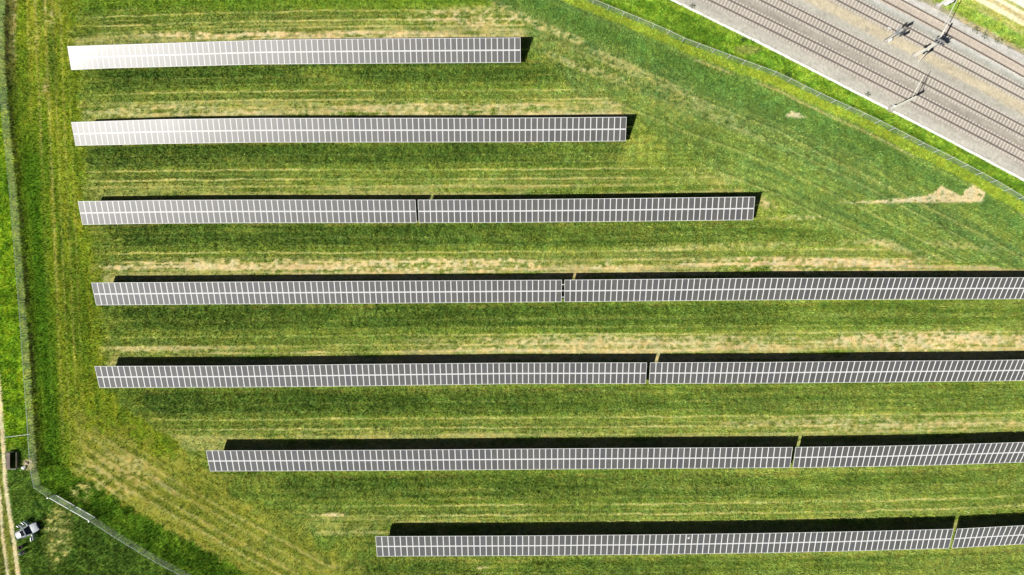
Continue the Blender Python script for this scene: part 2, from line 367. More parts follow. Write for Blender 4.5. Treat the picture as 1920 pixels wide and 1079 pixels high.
    # bare triangle near the fence
    def poly(pts, soft=1.6):
        dmin = np.full(n, 1e9); ins = np.zeros(n, bool)
        xx = x + (fine - .5) * 9 + (med - .5) * 8; yy = y + (finer - .5) * 4 + (fine - .5) * 4
        for i in range(len(pts)):
            x0, y0 = pts[i]; x1, y1 = pts[(i + 1) % len(pts)]
            L2 = (x1 - x0) ** 2 + (y1 - y0) ** 2
            tt = np.clip(((xx - x0) * (x1 - x0) + (yy - y0) * (y1 - y0)) / L2, 0, 1)
            dmin = np.minimum(dmin, np.hypot(xx - x0 - tt * (x1 - x0), yy - y0 - tt * (y1 - y0)))
            c_ = ((y0 > yy) != (y1 > yy)) & (xx < (x1 - x0) * (yy - y0) / (y1 - y0 + 1e-9) + x0); ins ^= c_
        sd = np.where(ins, -dmin, dmin); return 1 - sstep(-soft, soft, sd)
    for pg in ([(1570,380.2),(1610,378.9),(1642,377),(1677,374.2),(1712,369.5),(1739.5,366),(1761.5,353.3),(1766,349),(1772,352),(1804,367.7),(1813.6,355.6),(1820,342.9),(1799.7,329),(1825,339),(1851,356),(1848.4,362.6),(1841.5,380),(1712,380.2),(1650,381.4),(1570,381)], [(1476,216),(1486,208),(1498,212),(1514,220.5),(1500,221.5),(1475,220)]):
        m_ = poly(pg); put(m_ * .92 * sstep(.18, .38, fine * .7 + finer * .3), (226, 204, 166)); putamp(m_, .02)
    # verge strips along the railway fence and the kerb
    vg = sstep(-2, 2, 16 + (fbm(u / 3, v * 0 + 3, 95, 3) - .5) * 6 + 4 * sstep(1600, 1800, x) - q); put(vg * sstep(900, 1000, x), (118, 150, 40)); putamp(vg, .07)
    ln = bump(q, 22, 2.0) * (x > 1300) * sstep(.48, .6, vn(u / 7, 0 * u, 97)); put(ln * .8, (190, 178, 116))
    kv = curve_ext(KERB, x) - y
    vb = (q < 0) & (x > 950)
    gfr = fbm(u / 1.6, v / .7, 99, 3)
    put(vb * 1.0, (88, 134, 28)); put(vb * sstep(.45, .65, gfr), (108, 150, 38)); put(vb * (1 - sstep(.3, .45, gfr)) * .5, (66, 112, 24)); amp = np.where(vb, .12, amp)
    put(vb * bump(q, -6, 6) * .35, (88, 122, 44))
    m_ = vb * (1 - sstep(.3, 1.3, ((x - 1400) / 26) ** 2 + ((y - 94) / 9) ** 2 + (med - .5))) * .5; put(m_, (128, 128, 84))
    far = kv > 230
    nb = (gfr - .5) * 9
    put(far * 1.0, (112, 150, 52))
    put(far * (1 - sstep(241, 249, kv + nb)), (176, 166, 132)); put(far * bump(kv, 247, 4) * sstep(.5, .7, gfr) * .8, (104, 112, 52))
    put(far * sstep(268, 276, kv + nb) * sstep(.3, .55, gfr), (186, 182, 108))
    put(far * sstep(274, 282, kv + nb) * .5, (140, 158, 66))
    put(far * sstep(288, 290.5, kv + nb * .2), (238, 228, 196)); put(far * sstep(299, 301, kv + nb * .2), (206, 190, 140))
    put(far * sstep(308, 310, kv + nb * .2), (240, 232, 202)); put(far * sstep(316, 318, kv + nb * .2), (172, 178, 104))
    put(far * sstep(322, 325, kv + nb * .2), (246, 242, 228)); amp = np.where(far & (kv > 286), .015, amp)
    far2 = kv > 380; put(far2 * 1.0, GRN_L)
    # --- left strip, mown along the fence
    lx = np.interp(y, [p[1] for p in FENCE_L], [p[0] for p in FENCE_L])
    d = x - lx
    E = np.interp(y, [-60, 0, 130, 300, 420, 560, 700, 760, 830], [132, 136, 140, 152, 162, 188, 196, 215, 330])
    wl = 1 - sstep(-12, 16, x - E + (fbm(X / .9, Y / .9, 101, 3) - .5) * 34 + (fbm(X / 4, Y / 3, 102, 2) - .5) * 30)
    wl = wl * (y < curve_ext(FENCE_S, x)) 
    vs = fbm(d / S / 0.5, Y / 9, 103, 3); vs2 = fbm(d / S / 1.6, Y / 14, 107, 2)
    put(wl, (106, 138, 24)); amp = amp * (1 - wl) + .09 * wl
    put(wl * sstep(.45, .62, vs) * .55, (138, 146, 38)); put(wl * (1 - sstep(.36, .48, vs2)) * .65, (78, 116, 20))
    for c_, wd, st in ((66, 2.6, .75), (112, 2.4, .6), (84, 2.6, .8), (50, 2, .5), (98, 1.6, .6), (124, 1.5, .5)):
        xx = E * 0 + c_ + (y / 1079.0) * 45
        put(wl * bump(x - xx, 0, wd) * st * (.6 + .4 * sstep(.42, .62, vn(X * 0 + c_, Y / 6, 109) * .6 + fine * .4)), (182, 172, 96))
    put(wl * bump(d, 30, 24) * sstep(160, 330, y) * 0.95, LUSH)
    put(wl * bump(x, 96 + y * .03, 9) * bump(y, 110, 60) * .8, (70, 104, 26))
    put(wl * (1 - sstep(14, 26, d)) * (1 - sstep(80, 220, y)) * .7, (108, 106, 58)); put(wl * bump(d, 18, 5) * (1 - sstep(90, 130, y)) * sstep(.4, .6, fine) * .8, (176, 156, 108))
    m_ = wl * bump(x, 84, 5) * bump(y, 165, 16); put(m_ * .9 * sstep(.3, .5, fine), (190, 168, 124))
    m_ = wl * bump(x, 95, 14) * bump(y, 30, 26) * sstep(.42, .6, fine); put(m_ * .8, (182, 164, 112))
    m_ = wl * bump(x, 66, 10) * bump(y, 70, 30) * sstep(.45, .6, fine); put(m_ * .6, (176, 160, 100))
    put(wl * bump(d, 4, 5) * .7 * sstep(.3, .55, fine * .5 + med * .5), (56, 62, 34)); putamp(wl * bump(d, 4, 6), .22)  # fence shadow painted into the ground colour, together with rank growth
    # --- bottom left: yellow straw corner
    sy = curve_ext(FENCE_S, x)
    ds_ = (sy - y) * 0.87
    gz = sstep(0, 1, (y - np.interp(x, [100, 160, 240, 300, 385, 470, 560, 640, 720], [770, 775, 800, 835, 870, 930, 990, 1040, 1075])) / 22 + (fbm(X / 2.2, Y / 2.2, 113, 3) - .5) * 3.0) * sstep(128, 150, x) 
    cs = fbm((x * .85 + y * .5) / S / 8, ds_ / S / .5, 117, 3)
    gz = gz * (ds_ > 0) * (1 - sstep(640, 760, x))
    put(gz, (126, 138, 42)); put(gz * sstep(.45, .65, cs) * .4, (160, 156, 76)); put(gz * (1 - sstep(.38, .5, cs)) * .55, (110, 128, 38)); put(gz * sstep(330, 560, x) * (1 - sstep(.4, .6, med)) * .5, (104, 128, 44)); amp = amp * (1 - gz) + .07 * gz
    m_ = gz * (1 - sstep(.2, 1.4, ((x - 215) / 75) ** 2 + ((y - 890) / 40) ** 2 + (med - .5) * 1.6)) * sstep(.35, .6, fine * .5 + cs * .5); put(m_ * .75, (190, 170, 112))
    # wheel tracks that come down the left strip and swing round towards the lower right
    for off, cl in ((66, (176, 164, 98)), (84, (172, 160, 92)), (108, (160, 156, 84)), (126, (168, 158, 90)), (74, (96, 116, 34))):
        tb = np.interp(x, [120, 160, 220, 300, 400, 500, 620], np.array([700, 858, 905, 952, 1010, 1065, 1130]) - (off - 66) * 1.1)
        put(gz * bump(y - tb + (med - .5) * 4, 0, 2.6) * .85 * (.6 + .5 * sstep(.35, .6, fine)), cl)
    m_ = gz * (1 - sstep(.2, 1.4, ((x - 310) / 30) ** 2 + ((y - 912 - (x - 310) * .7) / 7) ** 2 + (med - .5))) ; put(m_ * .5, (178, 158, 112))
    dv = (ds_ > 0) * (1 - sstep(48, 54, ds_ + (fbm(X / .8, Y / .8, 121, 3) - .5) * 22 + np.where(x < 165, (165 - x) * -.1, 0))) * sstep(70, 78, x) * (y > 820)
    put(dv, (60, 104, 14)); put(dv * sstep(.5, .68, med), (84, 130, 24)); amp = amp * (1 - dv) + .17 * dv
    m_ = (1 - sstep(.3, 1.3, ((x - 155) / 24) ** 2 + ((y - 922) / 20) ** 2 + (med - .5) * 2.2)) * sstep(.42, .55, fine); put(m_ * .9, (190, 178, 110))
    # outside the fence, bottom and left
    os_ = (ds_ <= 0) & (x > 60); ol = (d <= 0) & (y < 909) | (x <= 60) & (y >= 880)
    og = fbm(X / 1.2, Y / 1.2, 127, 3)
    for wm in (os_,):
        put(wm * 1.0, (66, 106, 30)); put(wm * sstep(.45, .7, og) * .8, (88, 130, 40)); amp = np.where(wm, .16, amp)
    mtan = (1 - sstep(.1, 1.5, ((x - 108 - (y - 1010) * -.12) / 26) ** 2 + ((y - 1010) / 66) ** 2 + (med - .5) * 1.8)) * (ds_ < 0)
    put(ol * 1.0, (102, 150, 20)); put(ol * sstep(.5, .7, og) * .8, (128, 166, 24)); put(ol * (1 - sstep(.3, .44, og)) * .7, (70, 116, 20)); amp = np.where(ol, .12, amp)
    put(ol * sstep(820, 860, y) * 1.0, (72, 112, 32)); put(ol * sstep(820, 860, y) * sstep(.45, .7, og) * .8, (92, 132, 42))
    put(ol * bump(d, -6, 5) * (y < 905) * .6 * sstep(.2, .5, fine), (138, 148, 92))
    put(mtan * .8 * sstep(.25, .6, fine * .6 + med * .4), (150, 150, 78)); put(mtan * sstep(.5, .7, fine) * .7, (186, 178, 112)); putamp(mtan, .08)
    # field track with two ruts
    for rt, wd in ((RUT1, 4.6), (RUT2, 3.6)):
        rx = np.interp(y, [p[1] for p in rt], [p[0] for p in rt])
        m_ = (1 - sstep(wd - 1.4, wd + 1.2, np.abs(x - rx + (fine - .5) * 3))) * (y > rt[0][1]); put(m_, (214, 200, 162)); putamp(m_, .01)
    rx1 = np.interp(y, [p[1] for p in RUT1], [p[0] for p in RUT1]); rx2 = np.interp(y, [p[1] for p in RUT2], [p[0] for p in RUT2])
    put(((x < rx1 - 4) & (x > rx2 + 3) & (y > 860)) * .7, (138, 142, 62)); put(((x < rx2 - 3) & (y > 880)) * .6, (120, 120, 50))
    m_ = (1 - sstep(.5, 1.2, ((x - 52) / 11) ** 2 + ((y - 872) / 11) ** 2 + (med - .5))); put(m_ * .8, (176, 158, 122))
    # tuft colour variation
    var = 0.60 + .78 * (0.6 * fine + 0.4 * finer)
    lum = col.mean(-1, keepdims=True); col = lum + (col - lum) * 0.90; gq = np.clip((col[..., 1] - col[..., 0]) / 30, 0, 1); col[..., 0] += 6 * gq
    rgb = lin(np.clip(col, 0, 255)) * var[..., None] * (1 + .40 * np.clip(gq + .15, 0, 1))[..., None]
    rgb *= (0.86 + 0.28 * fbm(X / 5, Y / 5, 131, 2))[..., None]
    hue = (vn(X / .8, Y / .8, 137) - .5); rgb[..., 0] *= (1 + .22 * hue) * (1 + .07 * gq); rgb[..., 2] *= (1 - .2 * hue) * (1 - .12 * (1 - gq))
    clump = 0.55 * fbm(X / 0.62, Y / 0.5, 141, 2) + 0.45 * vn(X / 0.30, Y / 0.28, 149)
    z = amp * 2.9 * (clump - 0.5)
    # ruts, a furrow and a step of earth
    z -= 0.22 * bump(np.hypot((x - 97) / 3.0, 0) , 0, 1) * bump(y, 865, 18) * 1.0
    z -= 0.25 * bump(y - (1006 - (x - 680) * .09), 0, 2.2) * sstep(655, 680, x) * (1 - sstep(735, 750, x))
    return rgb, z, amp
def axis(lo, hi, step, far, growth):
    a = list(np.arange(lo, hi + 1e-6, step)); s_ = step; x = hi; r = []
    while x < far: s_ *= growth; x += s_; r.append(x)
    s_ = step; x = lo; l = []
    while x > -far: s_ *= growth; x -= s_; l.append(x)
    return np.array(l[::-1] + a + r)
def grid_object(name, XX, YY, ZZ, rgb, material):
    ny, nx = XX.shape
    me = bpy.data.meshes.new(name); nv = nx * ny
    co = np.stack([XX, YY, ZZ], -1).reshape(-1, 3).astype(np.float32)
    me.vertices.add(nv); me.vertices.foreach_set("co", co.ravel())
    idx = np.arange(nv).reshape(ny, nx)
    q = np.stack([idx[:-1, :-1], idx[:-1, 1:], idx[1:, 1:], idx[1:, :-1]], -1).reshape(-1, 4)
    nf = len(q); me.loops.add(nf * 4); me.loops.foreach_set("vertex_index", q.ravel().astype(np.int32))
    me.polygons.add(nf); me.polygons.foreach_set("loop_start", np.arange(0, nf * 4, 4, dtype=np.int32))
    me.update(calc_edges=True)
    me.polygons.foreach_set("use_smooth", np.ones(nf, bool))
    ca = me.attributes.new("cover", 'FLOAT_COLOR', 'POINT')
    c4 = np.ones((nv, 4), np.float32); c4[:, :3] = rgb.reshape(-1, 3); ca.data.foreach_set("color", c4.ravel())
    me.materials.append(material)
    o = bpy.data.objects.new(name, me); COL.objects.link(o); return o
xs = axis(-92, 92, 0.16, 2600, 1.12); ys = axis(-53, 53, 0.16, 2600, 1.12)
XX, YY = np.meshgrid(xs, ys)
PX = XX * S + 960; PY = 539.5 - YY * S
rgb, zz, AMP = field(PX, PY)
edge = sstep(0, 12, np.maximum(np.abs(XX) - 92, np.abs(YY) - 53))
zz = zz * (1 - edge)
kvv = curve_ext(KERB, PX) - PY
inbed = sstep(-2, 2, kvv) * (1 - sstep(232, 236, kvv)); zz = zz * (1 - inbed) - 0.12 * inbed
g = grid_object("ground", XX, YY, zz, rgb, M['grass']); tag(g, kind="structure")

# grass: short leaning blades over the whole visible meadow
rng = np.random.default_rng(5)
NB = 1500000
gx = rng.uniform(-92, 92, NB); gy = rng.uniform(-53, 53, NB)
ix = np.clip(np.searchsorted(xs, gx), 0, len(xs) - 1); iy = np.clip(np.searchsorted(ys, gy), 0, len(ys) - 1)
ba = AMP[iy, ix]; bc = rgb[iy, ix]; bz_ = zz[iy, ix]; green = bc[:, 1] / (bc[:, 0] + 1e-6)
keep = (inbed[iy, ix] < .01) & (rng.random(NB) < np.clip((green - 0.93) * 2.8, 0.04, 1.0)) & (ba > .018)
gx, gy, ba, bc, bz_, green = (a[keep] for a in (gx, gy, ba, bc, bz_, green)); nb = len(gx)
patch = vn(gx / 1.7, gy / 1.7, 301) * 6.28 * 1.2
th = patch + rng.normal(0, 1.1, nb)
ln_b = (0.13 + 1.25 * ba) * rng.uniform(.55, 1.35, nb); hh = ln_b * rng.uniform(.5, 1.25, nb); rr = ln_b * rng.uniform(.35, .85, nb)
wb = rng.uniform(.022, .050, nb)
dx, dy = np.cos(th), np.sin(th)
V4 = np.empty((nb, 4, 3), np.float32)
for j, (sd, f) in enumerate(((-1, 0), (1, 0), (.45, 1), (-.45, 1))):
    V4[:, j, 0] = gx + dx * rr * f - dy * wb * sd; V4[:, j, 1] = gy + dy * rr * f + dx * wb * sd; V4[:, j, 2] = bz_ - .03 + (hh + .03) * f
me = bpy.data.meshes.new("meadow_grass"); me.vertices.add(nb * 4); me.vertices.foreach_set("co", V4.ravel())
me.loops.add(nb * 4); me.loops.foreach_set("vertex_index", np.arange(nb * 4, dtype=np.int32))
me.polygons.add(nb); me.polygons.foreach_set("loop_start", np.arange(0, nb * 4, 4, dtype=np.int32)); me.update(calc_edges=True)
fac = np.exp(rng.normal(0.18, .40, nb)); dryb = (rng.random(nb) < .14)[:, None] * np.array([.55, .28, .25])
bcol = bc * fac[:, None] * (1 + dryb)
c4 = np.ones((nb, 4, 4), np.float32); c4[:, :, :3] = np.clip(bcol, 0, .8)[:, None, :]
ca = me.attributes.new("cover", 'FLOAT_COLOR', 'POINT'); ca.data.foreach_set("color", c4.ravel())
bm_ = bpy.data.materials.new("grass_blade"); bm_.use_nodes = True
n_ = bm_.node_tree; b_ = n_.nodes["Principled BSDF"]; b_.inputs["Roughness"].default_value = .75; b_.inputs["Specular IOR Level"].default_value = .2
a_ = n_.nodes.new("ShaderNodeAttribute"); a_.attribute_name = "cover"; n_.links.new(a_.outputs["Color"], b_.inputs["Base Color"])
me.materials.append(bm_)
go = bpy.data.objects.new("meadow_grass", me); COL.objects.link(go); tag(go, "short green and straw-coloured grass blades covering the meadow", "grass", kind="stuff")

# ------------------------------------------------------------------ railway bed
bx = np.arange(1020, 2240, 1.8); bv = np.arange(1.5, 239, 1.7)
BX, BV = np.meshgrid(bx, bv); BY = curve_ext(KERB, BX) - BV
def bedcol(v, x, y):
    stops = [(0,(198,194,182)),(20,(190,186,174)),(28,(182,174,162)),(34,(174,164,152)),(54,(174,164,152)),(62,(166,158,146)),(72,(176,170,158)),(80,(174,165,152)),(100,(173,163,150)),(108,(186,182,170)),(120,(186,182,168)),(128,(204,192,164)),(142,(204,192,164)),(149,(178,170,154)),(156,(186,176,162)),(168,(186,176,162)),(177,(172,170,158)),(186,(190,190,180)),(192,(204,204,196)),(196,(204,190,174)),(214,(204,190,174)),(220,(206,204,196)),(232,(208,204,196)),(240,(184,172,146))]
    vs_ = [s[0] for s in stops]; c = np.stack([np.interp(v, vs_, [s[1][i] for s in stops]) for i in range(3)], -1)
    X = x / S; Y = y / S; u = (x * .88 + y * .47) / S
    rgb = lin(c) * (0.80 + 0.4 * fbm(X / .3, Y / .3, 201, 2))[..., None] * (0.80 + 0.4 * fbm(u / 7, v / S / 1.2, 205, 3))[..., None]
    weeds = sstep(.66, .74, fbm(X / .9, Y / .9, 207, 3)) * (sstep(225, 234, v) + (1 - sstep(4, 14, v)) * .5 + .15)
    rgb = rgb * (1 - .6 * weeds[..., None]) + lin((96, 112, 60)) * .6 * weeds[..., None]
    return rgb
brgb = bedcol(BV + (fbm(BX / 30, BV / 8, 209, 3) - .5) * 5, BX, BY)
bz = 0.05 + 0.05 * (fbm(BX / 4, BY / 4, 211, 2) - .5) - 0.14 * sstep(234, 239, BV)
o = grid_object("gravel_bed", ((BX - 960) / S)[::-1], ((539.5 - BY) / S)[::-1], bz[::-1], brgb[::-1], M['ballast']); tag(o, kind="structure")

# tracks -------------------------------------------------------------------
def resample(pts, step):
    """walk a polyline (world, 2D) at equal steps; returns positions and tangents"""
    P_ = [Vector((p[0], p[1], 0)) for p in pts]; L = [0]
    for a, b in zip(P_, P_[1:]): L.append(L[-1] + (b - a).length)
    n_ = int(L[-1] / step); outp = []
    for i in range(n_ + 1):
        s_ = i * step; j = 0
        while j < len(L) - 2 and L[j + 1] < s_: j += 1
        f = (s_ - L[j]) / (L[j + 1] - L[j]); p = P_[j].lerp(P_[j + 1], f)
        outp.append((p, (P_[j + 1] - P_[j]).normalized()))
    return outp
def smooth_poly(pts, n=60):
    a = np.array(pts, float); xs_ = np.linspace(a[0, 0], a[-1, 0], n)
    c = np.polyfit(a[:, 0], a[:, 1], 2); return [tuple(G(x, np.polyval(c, x))[:2]) for x in xs_]
TR = [("nearest the concrete trough", [(1255,-44),(1343,0),(1467,60),(1590,121.5),(1665.7,160),(1920,295),(2050,365)], 'sleeper'),
      ("second from the concrete trough", [(1350,-45),(1439.5,0),(1590,74.3),(1753,160),(1920,248.5),(2050,318)], 'sleeper'),
      ("just beyond the sandy strip", [(1500,-44),(1589,3),(1694,57.5),(1920,178.5),(2050,249)], 'sleeper'),
      ("nearest the far verge, on faint weathered sleepers", [(1580,-47),(1668,0),(1773,54),(1920,136.8),(2050,211)], 'sleeperB')]
for lab, pts, smn in TR:
    path = smooth_poly(pts); c0 = Vector((path[0][0], path[0][1], 0))
    t = thing("railway_track", c0, "rusty railway track, " + lab, "railway track", "parallel railway tracks")
    pl = resample(path, 1.5)
    prof = [(-.075, .14), (.075, .14), (.075, .16), (.02, .18), (.02, .25), (.036, .26), (.036, .30), (-.036, .30), (-.036, .26), (-.02, .25), (-.02, .18), (-.075, .16)]
    for sd in (-1, 1):
        mb = MB()
        for i, (p, tn) in enumerate(pl):
            nn = Vector((-tn.y, tn.x, 0)); c = p + nn * (sd * 0.7525)
            for a, b in prof: mb.v.append(tuple(c + nn * (a * 1.15) + Vector((0, 0, b - .02))))
            if i:
                k0 = (i - 1) * 12; k1 = i * 12
                for j in range(12):
                    mb.f.append((k0 + j, k1 + j, k1 + (j + 1) % 12, k0 + (j + 1) % 12)); mb.m.append(1 if j == 6 else 0)
        mb.build("rail", [M['rust'], M['railtop']], t, origin=None).location = -c0
    sl_ = resample(path, 0.585)
    eo = 0.0 if smn == 'sleeper' else -0.14
    def slp(mb, p, tn):
        nn = Vector((-tn.y, tn.x, 0)); Z = Vector((0, 0, 1))
        jit = random.uniform(-.03, .03)
        for sd in (-1, 1):
            mb.box(p + nn * (sd * (.88 + eo * 1.2) + jit) + Vector((0, 0, .055)), .27, .82 + eo * 2, .15, (tn, nn, Z), 0, .9)
            for cl in (-1, 1):
                mb.box(p + nn * (sd * .7525 + cl * .12) + Vector((0, 0, .14)), .12, .07, .04, (tn, nn, Z), 1)
        mb.box(p + nn * jit + Vector((0, 0, .05)), .22, 1.0, .14, (tn, nn, Z), 0, .9)
    vis = []; rest = MB(); cnt = 0
    for p, tn in sl_:
        px = p.x * S + 960; py = 539.5 - p.y * S
        if -6 < py and px < 1930 and cnt < 100:
            mb = MB(); slp(mb, p - c0, tn); ob = mb.build("sleeper", [M[smn], M['rust']], t, origin=p - c0); cnt += 1
        else: slp(rest, p - c0, tn)
    r_ = rest.build("sleeper", [M[smn], M['rust']], t); tag(r_, kind="stuff")

# concrete cable trough (pale line beside the tracks)
kp = [tuple(G(x, y)[:2]) for x, y in [(x, float(curve_ext(KERB, np.array(float(x))))) for x in range(1060, 2180, 20)]]
tr = thing("cable_trough", (kp[0][0], kp[0][1], 0), "long pale concrete cable trough along the edge of the gravel", "cable trough")
base = Vector((kp[0][0], kp[0][1], 0))
mb = MB(); lid = MB()
rs = resample(kp, 0.98)
for i, (p, tn) in enumerate(rs):
    nn = Vector((-tn.y, tn.x, 0)); off = random.uniform(-.03, .03)
    lid.box(p - base + nn * (off - .02) + Vector((0, 0, .19 + random.uniform(-.006, .006))), .965, .40, .05, (tn, nn, Vector((0, 0, 1))))
    mb.box(p - base + nn * -.02 + Vector((0, 0, .065)), .98, .30, .2, (tn, nn, Vector((0, 0, 1))))
mb.build("trough_base", M['concrete'], tr); lid.build("cover_slab", M['concrete'], tr)

# ------------------------------------------------------------------ solar tables
ZHI, ZLO = 3.0, 1.15
PITCH = [ [(126,10.35),(300,10.6),(560,10.83),(976,10.9)], [(133,10.4),(400,10.9),(720,11.15),(1170,11.2)],
 [(146,10.7),(510,11.2),(1100,11.2),(1416,11.2)], [(171,10.8),(600,11.0),(1040,11.05),(1500,11.2),(1900,10.2),(2080,9.8)],
 [(177,10.8),(440,11.2),(600,11.4),(940,11.0),(1230,11.2),(1500,11.4),(1900,10.1),(2080,9.8)],
 [(386,11.35),(900,11.3),(1550,11.2),(1900,10.1),(2080,9.8)], [(704,11.6),(1250,11.35),(1500,11.1),(1850,10.2),(2080,9.8)] ]
TABLES = [ # row, top-left x, top-right x, bottom-left x, bottom-right x, label
 (0, 126, 976, 133.5, 976.3, "northernmost and shortest unbroken solar array, its left end white with sun glare"),
 (1, 133.3, 1175, 141.5, 1173, "unbroken solar array in the second row from the top"),
 (2, 145.7, 778.8, 154.5, 781.4, "left solar array of the third row from the top, left of a narrow dark gap"),
 (2, 783.2, 1416, 785.4, 1412, "right solar array of the third row, its shadowed right end in open meadow"),
 (3, 171, 1053.6, 180.4, 1052.8, "left solar array of the middle row, left of the gap bridged by rails"),
 (3, 1058.4, 2060, 1057.9, 2040, "right solar array of the middle row, cut by the right picture edge"),
 (4, 177, 1213.1, 186.3, 1210.8, "left solar array of the fifth row from the top"),
 (4, 1219.1, 2060, 1216.8, 2040, "right solar array of the fifth row from the top, cut by the right picture edge"),
 (5, 386, 1486.4, 393.7, 1481, "left solar array of the sixth row, starting beside the yellow straw corner"),
 (5, 1492, 2060, 1486.4, 2038, "right solar array of the sixth row from the top"),
 (6, 703.8, 1788.3, 706.9, 1779, "lowest long solar array, with a small white bird dropping on one module"),
 (6, 1794.8, 2060, 1784.6, 2036, "short piece of solar array in the bottom right corner of the picture"),
]
def module_geo(mb, TL, TR_, BR, BL, upper, uvs, tones, tone):
    """one framed module; corners in 3D"""
    N = (TR_ - TL).cross(TL - BL).normalized()
    if N.z < 0: N = -N
    X = (TR_ - TL).normalized(); Yv = (TL - BL).normalized()
    wd = (TR_ - TL).length; ln_ = (TL - BL).length
    def pt(u, v, h): # u 0..1 left-right, v 0..1 bottom-top
        return BL.lerp(BR, u).lerp(TL.lerp(TR_, u), v) + N * h
    g_ = .012 / wd; ft = .058 / wd; fo = .060 / ln_; fi = .085 / ln_
    gv = .015 / ln_
    v0, v1 = gv, 1 - gv
    a0, a1 = v0 + (fi if upper else fo), v1 - (fo if upper else fi)
    o0, o1 = g_, 1 - g_; i0, i1 = g_ + ft, 1 - g_ - ft
    O = [pt(o0, v0, 0), pt(o1, v0, 0), pt(o1, v1, 0), pt(o0, v1, 0)]
    I = [pt(i0, a0, 0), pt(i1, a0, 0), pt(i1, a1, 0), pt(i0, a1, 0)]
    Gq = [pt(i0, a0, -.005), pt(i1, a0, -.005), pt(i1, a1, -.005), pt(i0, a1, -.005)]
    Bq = [pt(o0, v0, -.04), pt(o1, v0, -.04), pt(o1, v1, -.04), pt(o0, v1, -.04)]
    def add(q, mi, uv=None):
        mb.quad(q, mi); uvs.extend(uv or [(0, 0)] * 4); tones.extend([tone] * 4)
    for k in range(4):
        j = (k + 1) % 4
        add([O[k], O[j], I[j], I[k]], 0); add([I[k], I[j], Gq[j], Gq[k]], 0); add([Bq[k], Bq[j], O[j], O[k]], 0)
    add(Gq, 1, [(0, 0), (1, 0), (1, 1), (0, 1)]); add(Bq[::-1], 2)
def finish(mb, uvs, tones, name, parent, origin):
    ob = mb.build(name, [M['frame'], M['cells'], M['black']], parent, origin=origin)
    me = ob.data; uvl = me.uv_layers.new(name="UVMap"); uvl.data.foreach_set("uv", np.array(uvs, np.float32).ravel())
    ca = me.attributes.new("tone", 'FLOAT_COLOR', 'CORNER')
    t4 = np.ones((len(tones), 4), np.float32); t4[:, :3] = np.array(tones, np.float32); ca.data.foreach_set("color", t4.ravel())
    return ob
table_objs = []
for row, tl, tr_, bl, br, lab in TABLES:
    tp, bp = ROWS[row]; pk = PITCH[row]
    # column positions by local pitch
    pos = [tl]
    while pos[-1] < tr_: pos.append(pos[-1] + np.interp(pos[-1], [a[0] for a in pk], [a[1] for a in pk]))
    if pos[-1] - tr_ > tr_ - pos[-2]: pos.pop()
    pos = np.array(pos); fr = (pos - tl) / (pos[-1] - tl)
    tx = tl + fr * (tr_ - tl); bx_ = bl + fr * (br - bl)
    ty = curve_ext(tp, tx); by = curve_ext(bp, bx_)
    T = [P(a, b, ZHI) for a, b in zip(tx, ty)]; Bm = [P(a, b, ZLO) for a, b in zip(bx_, by)]
    n_ = len(T) - 1; c0 = Vector(((T[0].x + T[-1].x) / 2, (T[0].y + Bm[-1].y) / 2, 0))
    t = thing("solar_array", c0, lab, "solar array", "rows of solar arrays in the meadow"); table_objs.append((t, T, Bm, c0))
    rest = MB(); ru = []; rt = []; cnt = 0
    for i in range(n_):
        for up in (1, 0):
            tone = np.array([1, 1, 1]) * random.gauss(1, .075)
            if random.random() < .12: tone = tone * np.array([.96, .98, 1.12])
            tone = tuple(np.clip(tone, .8, 1.25))
            M0 = T[i].lerp(Bm[i], .5); M1 = T[i + 1].lerp(Bm[i + 1], .5)
            q = (T[i], T[i + 1], M1, M0) if up else (M0, M1, Bm[i + 1], Bm[i])
            q = [a - c0 for a in q]
            if cnt < 100 and tx[i + 1] < 1925:
                mb = MB(); u_ = []; tt = []; module_geo(mb, *q, up, u_, tt, tone)
                finish(mb, u_, tt, "solar_module", t, (q[0] + q[2]) / 2); cnt += 1
            else: module_geo(rest, *q, up, ru, rt, tone)
    if rest.v: tag(finish(rest, ru, rt, "solar_module", t, Vector((0, 0, 0))), kind="stuff")
    # substructure: purlins along the table, rafters and posts
    for f in (.12, .38, .62, .88):
        mb = MB()
        ptsu = [T[i].lerp(Bm[i], f) - c0 + Vector((0, 0, -.09)) for i in range(0, n_ + 1)]
        # stubs reach a little past the last module
        for a, b in zip(ptsu[::4], ptsu[4::4] if len(ptsu[::4]) == len(ptsu[4::4]) + 1 else ptsu[4::4]): mb.bar(a, b, .06, .08)
        if (n_ % 4): mb.bar(ptsu[n_ - n_ % 4], ptsu[-1], .06, .08)
        mb.build("purlin", M['steel'], t)
    for i in range(3, n_, 5):
        a = T[i].lerp(Bm[i], .08) - c0; b = T[i].lerp(Bm[i], .92) - c0; dz = Vector((0, 0, -.19))
        mb = MB(); mb.bar(a + dz, b + dz, .07, .11); mb.build("rafter", M['steel'], t, origin=(a + b) / 2)
        for f in (.24, .78):
            p = T[i].lerp(Bm[i], f) - c0; mb = MB()
            z1 = p.z - .24
            mb.box((p.x, p.y, (z1 - .3) / 2), .12, .02, z1 + .3); mb.box((p.x - .05, p.y + .045, (z1 - .3) / 2), .02, .07, z1 + .3); mb.box((p.x + .05, p.y + .045, (z1 - .3) / 2), .02, .07, z1 + .3)
            mb.build("support_post", M['steel'], t, origin=(p.x, p.y, 0))
# rails bridging the gap of the middle row
tA, TA, BA, cA = table_objs[4]; tB, TB, BB, cB = table_objs[5]
for f in (.21, .49, .78):
    mb = MB(); a = TA[-1].lerp(BA[-1], f) - cA + Vector((-.3, 0, -.09)); b = TB[0].lerp(BB[0], f) - cA + Vector((-.02, 0, -.09)); mb.bar(a, b, .10, .08)
    mb.build("bridging_rail", M['frame'], tA)
